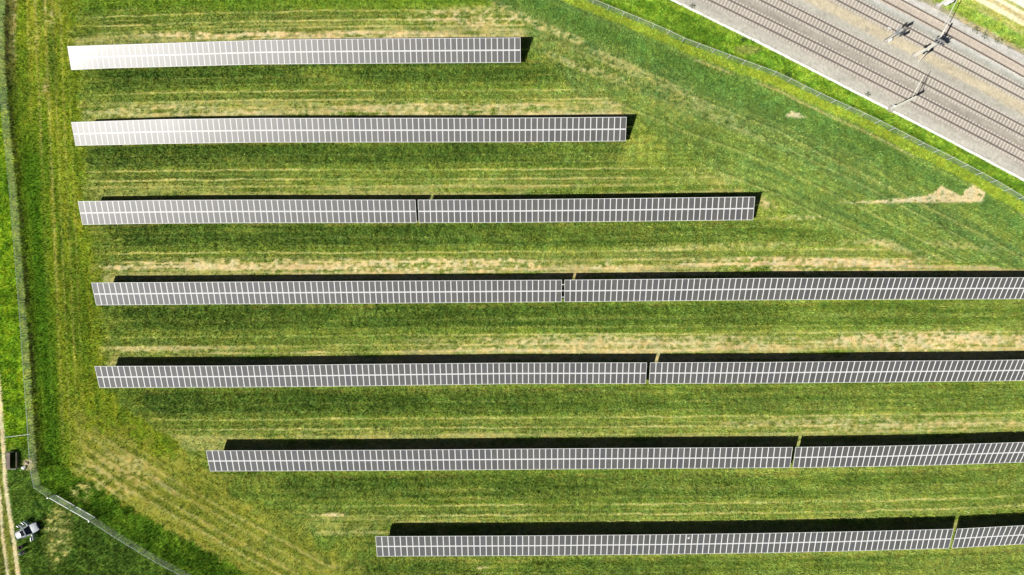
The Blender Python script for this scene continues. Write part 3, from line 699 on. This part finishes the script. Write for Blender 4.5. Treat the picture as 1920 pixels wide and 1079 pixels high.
# bird dropping on the lowest array
tA, TA, BA, cA = table_objs[10]
mb = MB(); pd = P(1291, 1009.5, 2.72) - cA
for dx, dy, r in ((0, 0, .10), (.10, .06, .07), (-.08, -.05, .07), (.12, .18, .05), (.14, .30, .04)):
    sl_z = dy * (ZHI - ZLO) / 3.7
    mb.blob((pd.x + dx, pd.y + dy, pd.z + sl_z + .03), r * 1.2, r * 1.2, .03, 8, .2)
mb.build("bird_dropping", M['white'], tA)

# ------------------------------------------------------------------ fences
def fence(name, pts, hgt, sp, lab, wiremat, postmat, rail=True, lean=0.0, cat="fence", max_in=lambda p: True):
    W = [tuple(G(x, y)[:2]) for x, y in pts]; b0 = Vector((W[0][0], W[0][1], 0))
    t = thing(name, b0, lab, cat)
    rs = resample(W, sp); mb = MB()
    for (p, tn), (p2, tn2) in zip(rs, rs[1:]):
        a = p - b0; b = p2 - b0
        mb.quad([a + Vector((0, 0, .03)), b + Vector((0, 0, .03)), b + Vector((0, 0, hgt)), a + Vector((0, 0, hgt))])
    mb.build("wire_mesh", wiremat, t)
    if rail:
        mb = MB()
        for (p, tn), (p2, tn2) in zip(rs, rs[1:]):
            mb.tube(p - b0 + Vector((0, 0, hgt)), p2 - b0 + Vector((0, 0, hgt)), .022, n=6, caps=False)
        mb.build("top_rail", postmat, t)
    cnt = 0; rest = MB()
    for p, tn in rs:
        a = p - b0
        if cnt < 100:
            mb = MB(); mb.tube(a + Vector((0, 0, -.2)), a + Vector((random.uniform(-.03, .03), random.uniform(-.03, .03), hgt + .07)), .038, .034, 8)
            mb.tube(a + Vector((0, 0, hgt + .06)), a + Vector((0, 0, hgt + .10)), .045, .02, 8)
            mb.build("fence_post", postmat, t, origin=a); cnt += 1
    return t
fence("chain_link_fence", FENCE_R, 1.85, 2.75, "long grey chain-link fence running diagonally between the meadow and the railway verge", M['chain_thin'], M['frame'])
fence("chain_link_fence", FENCE_L + FENCE_S[1:2], 1.75, 2.6, "grey chain-link fence along the left side of the meadow, overgrown at its foot", M['chain'], M['steel'])
fence("chain_link_fence", FENCE_S[3:], 1.75, 2.6, "grey chain-link fence slanting down from the gate to the bottom edge of the picture", M['chain'], M['steel'])
# double-leaf gate
ga = G(104, 927.5); gb = G(180, 971); gm = (ga + gb) / 2
t = thing("field_gate", gm, "double-leaf steel mesh gate with white bottom rails in the lower left corner of the field", "gate")
d_ = (gb - ga).normalized(); L_ = (gb - ga).length; gh = 1.75
for e in (ga, gb):
    mb = MB(); a = e - gm; mb.box(a + Vector((0, 0, .95)), .14, .14, 2.1, (d_, Vector((-d_.y, d_.x, 0)), Vector((0, 0, 1)))); mb.box(a + Vector((0, 0, 2.02)), .2, .2, .05, (d_, Vector((-d_.y, d_.x, 0)), Vector((0, 0, 1))))
    mb.build("gate_post", M['white'], t, origin=a)
for k in (0, 1):
    a = (ga if k == 0 else gm) - gm + d_ * .16; b = (gm if k == 0 else gb) - gm - d_ * .12
    fr_ = MB(); z0, z1 = .10, gh
    fr_.bar(a + Vector((0, 0, z0)), b + Vector((0, 0, z0)), .11, .08); fr_.bar(a + Vector((0, 0, z1)), b + Vector((0, 0, z1)), .06, .06)
    for e in (a, b, (a + b) / 2): fr_.bar(e + Vector((0, 0, z0 + .05)), e + Vector((0, 0, z1 - .04)), .05, .05)
    leaf = fr_.build("gate_leaf", M['white'], t, origin=(a + b) / 2)
    mb = MB(); o_ = (a + b) / 2; mb.quad([a + Vector((0, 0, z0)) - o_, b + Vector((0, 0, z0)) - o_, b + Vector((0, 0, z1)) - o_, a + Vector((0, 0, z1)) - o_]); mb.build("gate_mesh", M['chain2'], leaf)
# low side rail left of the fence
a = G(16, 818.5); b = G(62, 813); c = (a + b) / 2
t = thing("low_rail", c, "thin pale horizontal rail on short posts between the field track and the left fence", "rail")
mb = MB(); mb.tube(a - c + Vector((0, 0, .7)), b - c + Vector((0, 0, .7)), .035, n=8); mb.build("rail_bar", M['frame'], t)
for f in (.02, .5, .98):
    p = a.lerp(b, f) - c; mb = MB(); mb.tube(p + Vector((0, 0, -.1)), p + Vector((0, 0, .72)), .03, n=8); mb.build("post", M['steel'], t, origin=p)

# ------------------------------------------------------------------ brown shed with wing walls, sack and stones
c = G(27, 862)
t = thing("storage_bin", c, "low brown open-topped wooden bin with pale end boards beside the field track", "wooden bin")
mb = MB(); ang = R(3)
mb.box((-.72, 0, .5), .10, 2.7, 1.0); mb.box((.72, 0, .3), .08, 2.7, .6); mb.build("side_wall", M['brown'], t)
mb = MB(); mb.box((.1, -1.40, .42), 1.5, .09, .84); mb.build("end_board", M['footing'], t)
mb = MB(); mb.box((-.3, 1.40, .42), .8, .09, .84); mb.build("end_board", M['footing'], t)
mb = MB()
i0 = len(mb.v)
mb.quad([(-.67, -1.35, .98), (.02, -1.35, 1.08), (.02, 1.35, 1.08), (-.67, 1.35, .98)]); mb.quad([(-.67, -1.35, .93), (-.67, 1.35, .93), (.02, 1.35, 1.03), (.02, -1.35, 1.03)])
for k in range(8): mb.box((-.33, -1.2 + k * .34, 1.05), .68, .03, .03, (Vector((.99, 0, .14)).normalized(), Vector((0, 1, 0)), Vector((-.14, 0, .99)).normalized()))
mb.build("plank_lid", M['brown'], t)
c = G(46, 877)
s_ = MB(); s_.blob((0, 0, .22), .36, .30, .26, 12, .12); s_.blob((.2, .16, .2), .22, .2, .2, 10, .15)
o = s_.build("sack", M['white'], None, smooth=True); o.location = c; tag(o, "crumpled white sack lying among rubble right of the brown bin", "sack")
for (px, py, r, lb) in ((51, 869, .34, "tan stone lying just above the white sack"), (60, 865, .28, "pale pinkish boulder at the foot of the left fence"), (47, 866, .16, "smallest pale stone, nearest to the brown bin")):
    s_ = MB(); s_.blob((0, 0, r * .4), r, r * .8, r * .6, 9, .22); o = s_.build("stone", M['stone']); o.location = G(px, py); tag(o, lb, "stone", "stones in the rubble by the fence")

# ------------------------------------------------------------------ catenary masts
def hbeam(mb, a, b, wd=.26, rot=0):
    a, b = Vector(a), Vector(b); X = Vector((math.cos(rot), math.sin(rot), 0)); Y = Vector((-math.sin(rot), math.cos(rot), 0)); Z = Vector((0, 0, 1)); h_ = b.z - a.z; c = (a + b) / 2
    mb.box(c + X * wd / 2, .02, wd, h_, (X, Y, Z)); mb.box(c - X * wd / 2, .02, wd, h_, (X, Y, Z)); mb.box(c, wd - .02, .015, h_, (X, Y, Z))
PERP = Vector((.46, .89, 0)).normalized(); ALONG = Vector((PERP.y, -PERP.x, 0)); UZ = Vector((0, 0, 1))
def ring_insulator(mb, a, b, r=.07):
    a, b = Vector(a), Vector(b)
    mb.tube(a, b, r * .45, n=8)
    for k in range(4):
        c = a.lerp(b, (k + .5) / 4); dd = (b - a).normalized() * .02; mb.tube(c - dd, c + dd, r, n=10)
# mast by the trough
b1 = G(1668.5, 205.5)
t = thing("catenary_mast", b1, "slim pale overhead-line mast standing on the concrete trough at the near edge of the gravel", "railway mast", "overhead line masts")
mb = MB(); hbeam(mb, (0, 0, 0), (0, 0, 7.6), .26, R(63)); mb.build("mast_column", M['mastpaint'], t)
mb = MB(); mb.box((0, 0, .2), .85, .85, .5, (ALONG, PERP, UZ)); mb.build("foundation", M['footing'], t)
mb = MB(); mb.tube(UZ * 6.1, PERP * 4.4 + UZ * 6.4, .055, n=8); mb.tube(UZ * 7.2, PERP * 3.3 + UZ * 6.35, .035, n=8); mb.tube(PERP * 1.2 + UZ * 6.15, PERP * 3.6 + UZ * 5.6, .03, n=8); mb.build("cantilever_arm", M['mastpaint'], t)
mb = MB(); ring_insulator(mb, PERP * .25 + UZ * 6.12, PERP * .75 + UZ * 6.15); ring_insulator(mb, PERP * .25 + UZ * 7.12, PERP * .75 + UZ * 6.98); mb.build("insulator", M['ceramic'], t)
mb = MB(); mb.box(UZ * 1.5 - ALONG * .2, .25, .3, .5, (ALONG, PERP, UZ)); mb.build("number_plate_box", M['white'], t)
# big mast on the sandy strip
b2 = G(1713.5, 106)
t = thing("catenary_mast", b2, "stout pale twin-beam overhead-line mast with switchgear on the sandy strip between the tracks", "railway mast", "overhead line masts")
mb = MB()
for s_ in (-1, 1): hbeam(mb, ALONG * (s_ * .14), ALONG * (s_ * .14) + UZ * 7.0, .20, R(63))
mb.build("mast_column", M['mastpaint'], t)
mb = MB(); mb.box((0, 0, .15), .9, .9, .4, (ALONG, PERP, UZ)); mb.build("foundation", M['footing'], t)
mb = MB(); mb.bar(UZ * 6.35 - PERP * .3, PERP * 3.3 + UZ * 6.5, .20, .2); mb.build("cross_beam", M['mastpaint'], t)
mb = MB(); mb.box(UZ * 6.9, 1.5, .9, .06, (ALONG, PERP, UZ)); 
for s_ in (-.65, -.2, .25, .65): mb.bar(UZ * 7.0 + ALONG * s_ - PERP * .4, UZ * 7.0 + ALONG * s_ + PERP * .55, .1, .1)
mb.build("switch_platform", M['steel'], t)
mb = MB()
for s_ in (-.65, -.2, .25, .65):
    for e in (-.35, .45): ring_insulator(mb, UZ * 7.05 + ALONG * s_ + PERP * e, UZ * 7.5 + ALONG * s_ + PERP * e, .10)
mb.build("insulator", M['black'], t)
mb = MB(); mb.bar(ALONG * 1.1 - PERP * .5 + UZ * .1, ALONG * .15 + UZ * 4.6, .14, .14); mb.build("stay_strut", M['mastpaint'], t)
mb = MB(); mb.box(ALONG * .45 + UZ * 2.9, .5, .45, 1.3, (ALONG, PERP, UZ)); mb.build("tension_weight", M['black'], t)
mb = MB(); mb.box(ALONG * -.42 + UZ * 3.9 + PERP * .1, .35, .3, .6, (ALONG, PERP, UZ)); mb.build("drive_box", M['black'], t)
# mast beyond the far verge, at the top edge
b3 = G(1757, 13)
t = thing("catenary_mast", b3, "overhead-line mast with white boxes rising from the far grass verge at the top edge", "railway mast", "overhead line masts")
mb = MB()
for s_ in (-1, 1): hbeam(mb, ALONG * (s_ * .14), ALONG * (s_ * .14) + UZ * 7.0, .20, R(63))
mb.build("mast_column", M['mastpaint'], t)
mb = MB(); mb.box((0, 0, .15), .9, .9, .4, (ALONG, PERP, UZ)); mb.build("foundation", M['footing'], t)
e3 = P(1771.5, 45, 6.4) - b3
mb = MB(); mb.tube(UZ * 6.3, e3, .05, .06, n=8); mb.build("cross_beam", M['mastpaint'], t)
for zz_, sx in ((2.0, .5), (3.1, .6)):
    mb = MB(); mb.box(UZ * zz_ + ALONG * .5, sx, .5, .8, (ALONG, PERP, UZ)); mb.build("switch_box", M['white'], t, bevel=.03)
mb = MB(); mb.box(UZ * 3.9 + ALONG * .3, .5, .4, .9, (ALONG, PERP, UZ)); mb.build("drive_box", M['black'], t)
# signal mast
b4 = G(1659.5, 78)
t = thing("signal_mast", b4, "blue-grey railway signal mast with platform and black boards, left of the stout mast", "signal mast")
mb = MB(); mb.tube((0, 0, 0), (0, 0, 5.3), .075, .06, 10); mb.build("mast_column", M['mastpaint'], t)
mb = MB(); mb.box((0, 0, .12), .6, .6, .3, (ALONG, PERP, UZ)); mb.build("foundation", M['footing'], t)
mb = MB()
for s_ in (-.35, 0, .35): mb.bar(UZ * 4.1 + ALONG * s_ - PERP * .55, UZ * 4.1 + ALONG * s_ + PERP * .75, .04, .04)
for s_ in np.linspace(-.55, .75, 9): mb.bar(UZ * 4.13 + PERP * s_ - ALONG * .38, UZ * 4.13 + PERP * s_ + ALONG * .38, .035, .03)
for s_ in (-.38, .38):
    mb.bar(UZ * 5.0 + ALONG * s_ - PERP * .55, UZ * 5.0 + ALONG * s_ + PERP * .75, .035, .035)
    for e in (-.5, .7): mb.bar(UZ * 4.1 + ALONG * s_ + PERP * e, UZ * 5.0 + ALONG * s_ + PERP * e, .035, .035)
mb.build("platform", M['bluegrey'], t)
mb = MB()
for s_ in (-.16, .16): mb.bar(-ALONG * .3 + PERP * s_ + UZ * .1, -ALONG * .3 + PERP * s_ + UZ * 5, .03, .03)
for k in range(15): mb.bar(-ALONG * .3 - PERP * .16 + UZ * (.3 + k * .32), -ALONG * .3 + PERP * .16 + UZ * (.3 + k * .32), .02, .02)
mb.build("ladder", M['bluegrey'], t)
for p in (PERP * .95 + UZ * 5.0, ALONG * .55 - PERP * .1 + UZ * 4.3):
    mb = MB(); mb.box(p, .16, .55, 1.1, (ALONG, PERP, UZ)); mb.box(p + UZ * .3 + ALONG * .15, .2, .2, .03, (ALONG, PERP, UZ)); ob = mb.build("signal_board", M['black'], t)
# small things on the gravel
for px, py, lb in ((1625, 56, "faint round manhole cover on the sandy strip left of the signal mast"), (1789, 149, "round manhole cover on the sandy strip, the one further right")):
    t = thing("manhole_cover", G(px, py, .06), lb, "manhole cover", "manhole covers on the sandy strip")
    mb = MB(); mb.tube((0, 0, -.05), (0, 0, .05), .36, n=28); mb.build("concrete_ring", mat("worn_concrete", (.40, .36, .30), .9, noise=.2), t)
    mb = MB(); mb.tube((0, 0, -.04), (0, 0, .058), .27, n=24); mb.box((0, 0, .062), .3, .03, .01); mb.build("lid", mat("dusty_iron", (.52, .46, .36), .8, noise=.25), t)
o = MB(); o.box((0, 0, .12), .62, .2, .08); o.box((-.25, 0, .05), .05, .05, .1); o.box((.25, 0, .05), .05, .05, .1); o = o.build("marker_board", M['white']); o.location = G(1667, 53.5, .1); o.rotation_euler = (0, 0, R(-27)); tag(o, "small white marker board lying low beside the track left of the signal mast", "marker board")
c = G(1666, 76.5); mb = MB(); mb.box((0, 0, .35), .42, .42, .7, None, 0, .92); mb.box((0, 0, .72), .5, .5, .05); o = mb.build("relay_box", M['white'], bevel=.02); o.location = c; o.rotation_euler = (0, 0, R(-27)); tag(o, "small white relay box beside the foot of the signal mast", "relay box")

# ------------------------------------------------------------------ weeds and shrubs
def weed(px, py, r, h, mt, lb, cat="plant", group="weeds"):
    rnd = random.Random(int(px * 13 + py)); mb = MB()
    n_ = int(90 * max(.5, r))
    for k in range(n_):
        a = rnd.uniform(0, 2 * math.pi); rr = r * math.sqrt(rnd.random()); z = h * rnd.uniform(.15, 1) * (1 - .5 * (rr / r) ** 2)
        p = Vector((rr * math.cos(a), rr * math.sin(a), z)); s_ = rnd.uniform(.06, .14)
        d1 = Vector((rnd.uniform(-1, 1), rnd.uniform(-1, 1), rnd.uniform(-.4, .4))).normalized() * s_; d2 = d1.cross(Vector((rnd.uniform(-.5, .5), rnd.uniform(-.5, .5), 1))).normalized() * s_ * .5
        mb.quad([p - d1, p + d2, p + d1, p - d2])
    t = thing("weed_clump", G(px, py), lb, cat, group)
    mb.build("foliage", M[mt], t)
    st = MB()
    for k in range(6):
        a = k * 1.05; st.tube((0, 0, 0), (r * .5 * math.cos(a), r * .5 * math.sin(a), h * .7), .012, .006, 5)
    st.build("stem", M['darkleaf'], t)
for px, py, r, h, mt, lb in ((994, 106, .55, .5, 'leaf', "bright green weed clump by the right end of the northernmost array"), (1192, 256, .5, .45, 'leaf', "bright weed clump by the right end of the second array"), (1298, 12, .5, .4, 'darkleaf', "small dark weed on the pale gravel near the trough, at the top"), (690, 1020, .7, .5, 'leaf', "green weeds left of the lowest array"),
    (1829, 57, .7, .5, 'darkleaf', "dark weed clump at the far gravel edge, right of the top mast"), (1846, 67, .6, .4, 'darkleaf', "smaller weed at the far gravel edge between two others"), (1872, 78, .7, .5, 'darkleaf', "weed clump at the far gravel edge nearest the right picture edge"), (1627, 178, .5, .4, 'darkleaf', "weeds beside the trough left of the near mast"), (58, 905, .5, .5, 'leaf', "leafy weed beside the corner of the left fence"), (1394, 75, .5, .45, 'darkleaf', "dark weed on the bright verge between fence and trough"), (1478, 140, .6, .5, 'darkleaf', "dark bushy weed just behind the diagonal fence")):
    weed(px, py, r, h, mt, lb)

# ------------------------------------------------------------------ car
def car():
    ang = math.atan2(20, 42) 
    c = G(57, 993)
    t = thing("parked_car", c, "small silver car with dark sunroof parked on the grass with three doors wide open", "car", rz=ang)
    # lower body: lofted sections, x forward
    L_, W_ = 3.9, 1.68
    secs = [(-1.98, .50, .38, .74), (-1.90, .70, .28, .94), (-1.4, .82, .2, 1.02), (-.6, .84, .18, 1.0), (.5, .84, .18, .98), (.75, .84, .18, .97), (1.3, .82, .2, .88), (1.75, .74, .25, .76), (1.93, .56, .36, .62)]
    mb = MB(); ring = 10
    for x, hw, z0, z1 in secs:
        pr = [(-hw * .9, z0), (-hw, z0 + .12), (-hw, z0 + (z1 - z0) * .6), (-hw * .93, z1 - .04), (-hw * .8, z1), (hw * .8, z1), (hw * .93, z1 - .04), (hw, z0 + (z1 - z0) * .6), (hw, z0 + .12), (hw * .9, z0)]
        for y, z in pr: mb.v.append((x, y, z))
    for i in range(len(secs) - 1):
        for j in range(ring):
            a = i * ring + j; b = i * ring + (j + 1) % ring
            mb.f.append((a, b, b + ring, a + ring)); mb.m.append(0)
    mb.f.append(tuple(range(ring - 1, -1, -1))); mb.m.append(0); n0 = (len(secs) - 1) * ring; mb.f.append(tuple(range(n0, n0 + ring))); mb.m.append(0)
    body = mb.build("car_body", M['silver'], t, smooth=True, bevel=.02)
    def slab(name, q, mt, parent=t, th=.02):
        mb = MB(); q = [Vector(p) for p in q]; N = (q[1] - q[0]).cross(q[2] - q[0]).normalized()
        mb.quad(q); mb.quad([p - N * th for p in q][::-1])
        for k in range(4): j = (k + 1) % 4; mb.quad([q[k], q[k] - N * th, q[j] - N * th, q[j]])
        return mb.build(name, mt, parent)
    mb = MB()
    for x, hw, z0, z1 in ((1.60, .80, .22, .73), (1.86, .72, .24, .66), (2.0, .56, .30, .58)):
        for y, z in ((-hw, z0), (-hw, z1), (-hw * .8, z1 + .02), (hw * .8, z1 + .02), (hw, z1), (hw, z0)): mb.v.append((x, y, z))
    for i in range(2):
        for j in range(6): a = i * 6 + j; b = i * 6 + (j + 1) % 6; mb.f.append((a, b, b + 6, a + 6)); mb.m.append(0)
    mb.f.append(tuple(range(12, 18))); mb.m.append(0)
    mb.build("shaded_front_bumper", M['navy'], t, smooth=True)  # painted shade: navy darkens the nose that faces away from the sun
    zr = 1.50
    RB = [(-1.62, .60), (.05, .60)]
    mb = MB(); 
    rs_ = [(-1.66, .38, zr - .10), (-1.52, .54, zr - .04), (-1.0, .61, zr), (-.4, .62, zr + .02), (.0, .61, zr), (.12, .57, zr - .03)]
    for x, hw, z in rs_:
        for y, dz in ((-hw, -.06), (-hw * .85, 0), (0, .015), (hw * .85, 0), (hw, -.06)): mb.v.append((x, y, z + dz))
    for i in range(5):
        for j in range(4): a = i * 5 + j; mb.f.append((a, a + 5, a + 6, a + 1)); mb.m.append(0)
    roof = mb.build("roof", M['silver'], t, smooth=True); so_ = roof.modifiers.new("thickness", 'SOLIDIFY'); so_.thickness = .03
    mb = MB(); mb.box((-.36, 0, zr + .03), .60, .96, .03); mb.build("sunroof", mat("sunroof_shade", (0.02, 0.022, 0.028), 1.0, 0, 0.0), roof)
    slab("windscreen", [(.82, -.74, .98), (.82, .74, .98), (.14, .58, zr - .04), (.14, -.58, zr - .04)], M['glass'])
    slab("rear_window", [(-1.86, .66, 1.0), (-1.86, -.66, 1.0), (-1.64, -.56, zr - .05), (-1.64, .56, zr - .05)], M['glass'])
    for s_ in (-1, 1):
        q = [(-1.75, s_ * .76, 1.0), (-.95, s_ * .77, 1.0), (-.9, s_ * .60, zr - .05), (-1.6, s_ * .59, zr - .05)]
        slab("side_window", q if s_ < 0 else q[::-1], M['glass'])
        # pillars
        mb = MB(); mb.bar((.84, s_ * .77, .97), (.12, s_ * .61, zr - .03), .07, .06); mb.bar((-.42, s_ * .78, .97), (-.45, s_ * .61, zr - .03), .08, .05); mb.bar((-1.84, s_ * .72, .97), (-1.62, s_ * .59, zr - .03), .1, .07); mb.build("pillar", M['silver'], t)
        mb = MB(); mb.box((.62, s_ * .95, 1.02), .12, .18, .13); mb.build("mirror", M['silver'], t, bevel=.03)
        mb = MB(); mb.blob((1.78, s_ * .56, .66), .14, .14, .08, 10, 0); mb.build("headlight", M['white'], t, smooth=True)
        mb = MB(); mb.box((-1.9, s_ * .62, .85), .08, .2, .14); mb.build("tail_light", mat("red_lens", (.4, .02, .02), .3), t)
        for x in (-1.25, 1.22):
            mb = MB(); mb.tube((x, s_ * .62, .31), (x, s_ * .83, .31), .31, n=24); wh = mb.build("wheel", M['rubber'], t)
            mb = MB(); mb.tube((x, s_ * .80, .31), (x, s_ * .838, .31), .19, n=16); mb.build("rim", M['steel'], wh)
    # dark cabin floor/seats seen through the open doors
    mb = MB(); mb.box((-.35, 0, 1.08), 1.3, 1.3, .14); mb.box((-.45, -.36, 1.2), .16, .45, .3); mb.box((-.45, .36, 1.2), .16, .45, .3); mb.build("interior", M['interior'], t)
    # open doors: hinge at front of each door
    def door(hx, s_, ang_deg, ln_):
        a = math.pi + s_ * -R(ang_deg)  # direction of leaf from hinge
        d = Vector((math.cos(a), math.sin(a), 0)); n_ = Vector((-d.y, d.x, 0)); h = Vector((hx, s_ * .86, 0))
        mb = MB(); mb.box(h + d * ln_ / 2 + UZ * .62, ln_, .06, .72, (d, n_, UZ)); ob = mb.build("door", M['silver'], t, bevel=.02)
        mb = MB()
        mb.bar(h + d * .1 + UZ * .98, h + d * .42 + UZ * 1.42, .05, .04); mb.bar(h + d * .42 + UZ * 1.42, h + d * (ln_ - .06) + UZ * 1.42, .05, .04); mb.bar(h + d * (ln_ - .06) + UZ * 1.42, h + d * (ln_ - .04) + UZ * .98, .05, .04)
        mb.build("window_frame", M['silver'], ob)
        mb = MB(); mb.quad([h + d * .14 + UZ * .99, h + d * (ln_ - .08) + UZ * .99, h + d * (ln_ - .09) + UZ * 1.40, h + d * .44 + UZ * 1.40]); mb.build("window_pane", M['interior'], ob)
    door(.62, 1, 62, 1.05); door(-.38, 1, 58, .85); door(.62, -1, 72, 1.05)
    return t
car()

# ------------------------------------------------------------------ two people on camp chairs
def skin_obj(name, nodes, edges, mt, parent, sub=1):
    me = bpy.data.meshes.new(name); me.from_pydata([n_[0] for n_ in nodes], edges, [])
    me.materials.append(mt)
    ob = bpy.data.objects.new(name, me); COL.objects.link(ob); ob.parent = parent
    sk = ob.modifiers.new("skin", 'SKIN'); sk.use_smooth_shade = True
    for i, n_ in enumerate(nodes):
        r = n_[1] if isinstance(n_[1], tuple) else (n_[1], n_[1]); me.skin_vertices[0].data[i].radius = r
    me.skin_vertices[0].data[0].use_root = True
    ss = ob.modifiers.new("sub", 'SUBSURF'); ss.levels = sub; ss.render_levels = sub
    return ob
def seated(c, face, shirt, trousers, hairmat, cap, lab):
    t = thing("person", c, lab, "person", rz=face)   # faces local +x
    hip = (0, 0, .50)
    nodes = [(hip, (.13, .15)), ((-.04, 0, .72), (.11, .14)), ((-.02, 0, .92), (.11, .17)), ((.0, 0, 1.03), (.055, .06)), ((.03, 0, 1.12), (.07, .065)), ((.035, 0, 1.20), (.095, .08)), ((.03, 0, 1.27), (.075, .07))]
    edges = [(i, i + 1) for i in range(6)]
    for s_ in (-1, 1):
        k = len(nodes); nodes += [((.0, s_ * .19, .95), .05), ((.08, s_ * .24, .72), .042), ((.30, s_ * .12, .70), .034), ((.37, s_ * .09, .71), (.022, .038)), ((.42, s_ * .07, .71), (.018, .036))]
        edges += [(2, k), (k, k + 1), (k + 1, k + 2), (k + 2, k + 3), (k + 3, k + 4)]
        h = k + 4; b0 = Vector(nodes[h][0])
        for q, (dy, ln_) in enumerate(((-.028, .060), (-.010, .070), (.010, .066), (.027, .052))):
            j = len(nodes); nodes += [((b0.x + .01, b0.y + dy, b0.z), .009), ((b0.x + ln_ * .6, b0.y + dy, b0.z - .006), .0085), ((b0.x + ln_, b0.y + dy - s_ * .004, b0.z - .028), .0075)]
            edges += [(h, j), (j, j + 1), (j + 1, j + 2)]
        j = len(nodes); nodes += [((b0.x - .03, b0.y - s_ * .045, b0.z + .006), .010), ((b0.x + .012, b0.y - s_ * .058, b0.z), .0085)]
        edges += [(k + 3, j), (j, j + 1)]
        k = len(nodes); nodes += [((.06, s_ * .11, .48), .085), ((.46, s_ * .14, .50), .06), ((.50, s_ * .14, .12), .042), ((.50, s_ * .14, .05), .04), ((.62, s_ * .15, .035), .035)]
        edges += [(0, k), (k, k + 1), (k + 1, k + 2), (k + 2, k + 3), (k + 3, k + 4)]
    skin_obj("body", nodes, edges, M['skin'], t, 2)
    sn = [((-.0, 0, .54), (.15, .17)), ((-.04, 0, .72), (.13, .16)), ((-.02, 0, .92), (.13, .19)), ((0, 0, .99), (.08, .09))]; se = [(0, 1), (1, 2), (2, 3)]
    for s_ in (-1, 1):
        k = len(sn); sn += [((.0, s_ * .20, .95), .068), ((.08, s_ * .245, .72), .058), ((.24, s_ * .155, .70), .048)]; se += [(2, k), (k, k + 1), (k + 1, k + 2)]
    skin_obj("shirt", sn, se, shirt, t)
    tn_ = [((0, 0, .50), (.15, .17))]; te = []
    for s_ in (-1, 1):
        k = len(tn_); tn_ += [((.06, s_ * .11, .48), .10), ((.46, s_ * .14, .50), .078), ((.50, s_ * .14, .14), .058)]; te += [(0, k), (k, k + 1), (k + 1, k + 2)]
    skin_obj("trousers", tn_, te, trousers, t)
    for s_ in (-1, 1):
        mb = MB(); mb.blob((.56, s_ * .145, .045), .14, .05, .05, 10, 0); mb.build("shoe", M['black'], t, smooth=True)
    mb = MB(); mb.blob((.015, 0, 1.235), .115, .095, .105, 14, .02, 0)
    if cap: mb.box((.14, 0, 1.235), .12, .15, .012)
    mb.build("cap" if cap else "hair", hairmat, t, smooth=True)
    mb = MB()
    for s_ in (-1, 1): mb.blob((.115, s_ * .03, 1.19), .012, .014, .01, 8, 0)
    mb.build("eyes", M['black'], t, smooth=True)
    mb = MB(); mb.blob((.135, 0, 1.165), .018, .014, .024, 8, 0)
    for s_ in (-1, 1): mb.blob((.03, s_ * .088, 1.17), .022, .012, .034, 8, 0)
    mb.build("nose_and_ears", M['skin'], t, smooth=True)
    mb = MB(); mb.blob((.115, 0, 1.115), .012, .028, .008, 8, 0); mb.build("lips", mat("lips", (.35, .12, .10), .6), t, smooth=True)
    return t
def chair(c, face, mt, lab):
    t = thing("camp_chair", c, lab, "camp chair", "folding camp chairs", rz=face)
    mb = MB(); mb.box((.14, 0, .385), .50, .50, .02); mb.build("seat", mt, t)
    mb = MB(); mb.box((-.17, 0, .66), .02, .50, .50, (Vector((.97, 0, .24)).normalized(), Vector((0, 1, 0)), Vector((-.24, 0, .97)).normalized())); mb.build("backrest", mt, t)
    for sx in (-.12, .36):
        for s_ in (-1, 1):
            mb = MB(); mb.tube((sx, s_ * .27, 0), (sx * .8, s_ * .27, .58 if sx > 0 else .92), .013, n=6); mb.build("leg", M['steel'], t)
    for s_ in (-1, 1):
        mb = MB(); mb.box((.12, s_ * .29, .60), .50, .05, .02); mb.build("armrest", mt, t)
f1 = R(28); f2 = R(20)
p1 = G(42.5, 1024.5); p2 = G(45.5, 1034.5)
chair(p1, f1, M['navy'], "dark camp chair under the person in navy, the one nearer the car")
seated(p1, f1, M['navy'], M['navy'], M['hair'], False, "person with dark hair in navy clothes sitting on a camp chair beside the field track")
chair(p2, f2, M['denim'], "camp chair under the person in grey-blue, the one further from the car")
seated(p2, f2, M['bluecloth'], M['denim'], M['white'], True, "person in grey-blue shirt and white cap sitting on a camp chair beside the track")
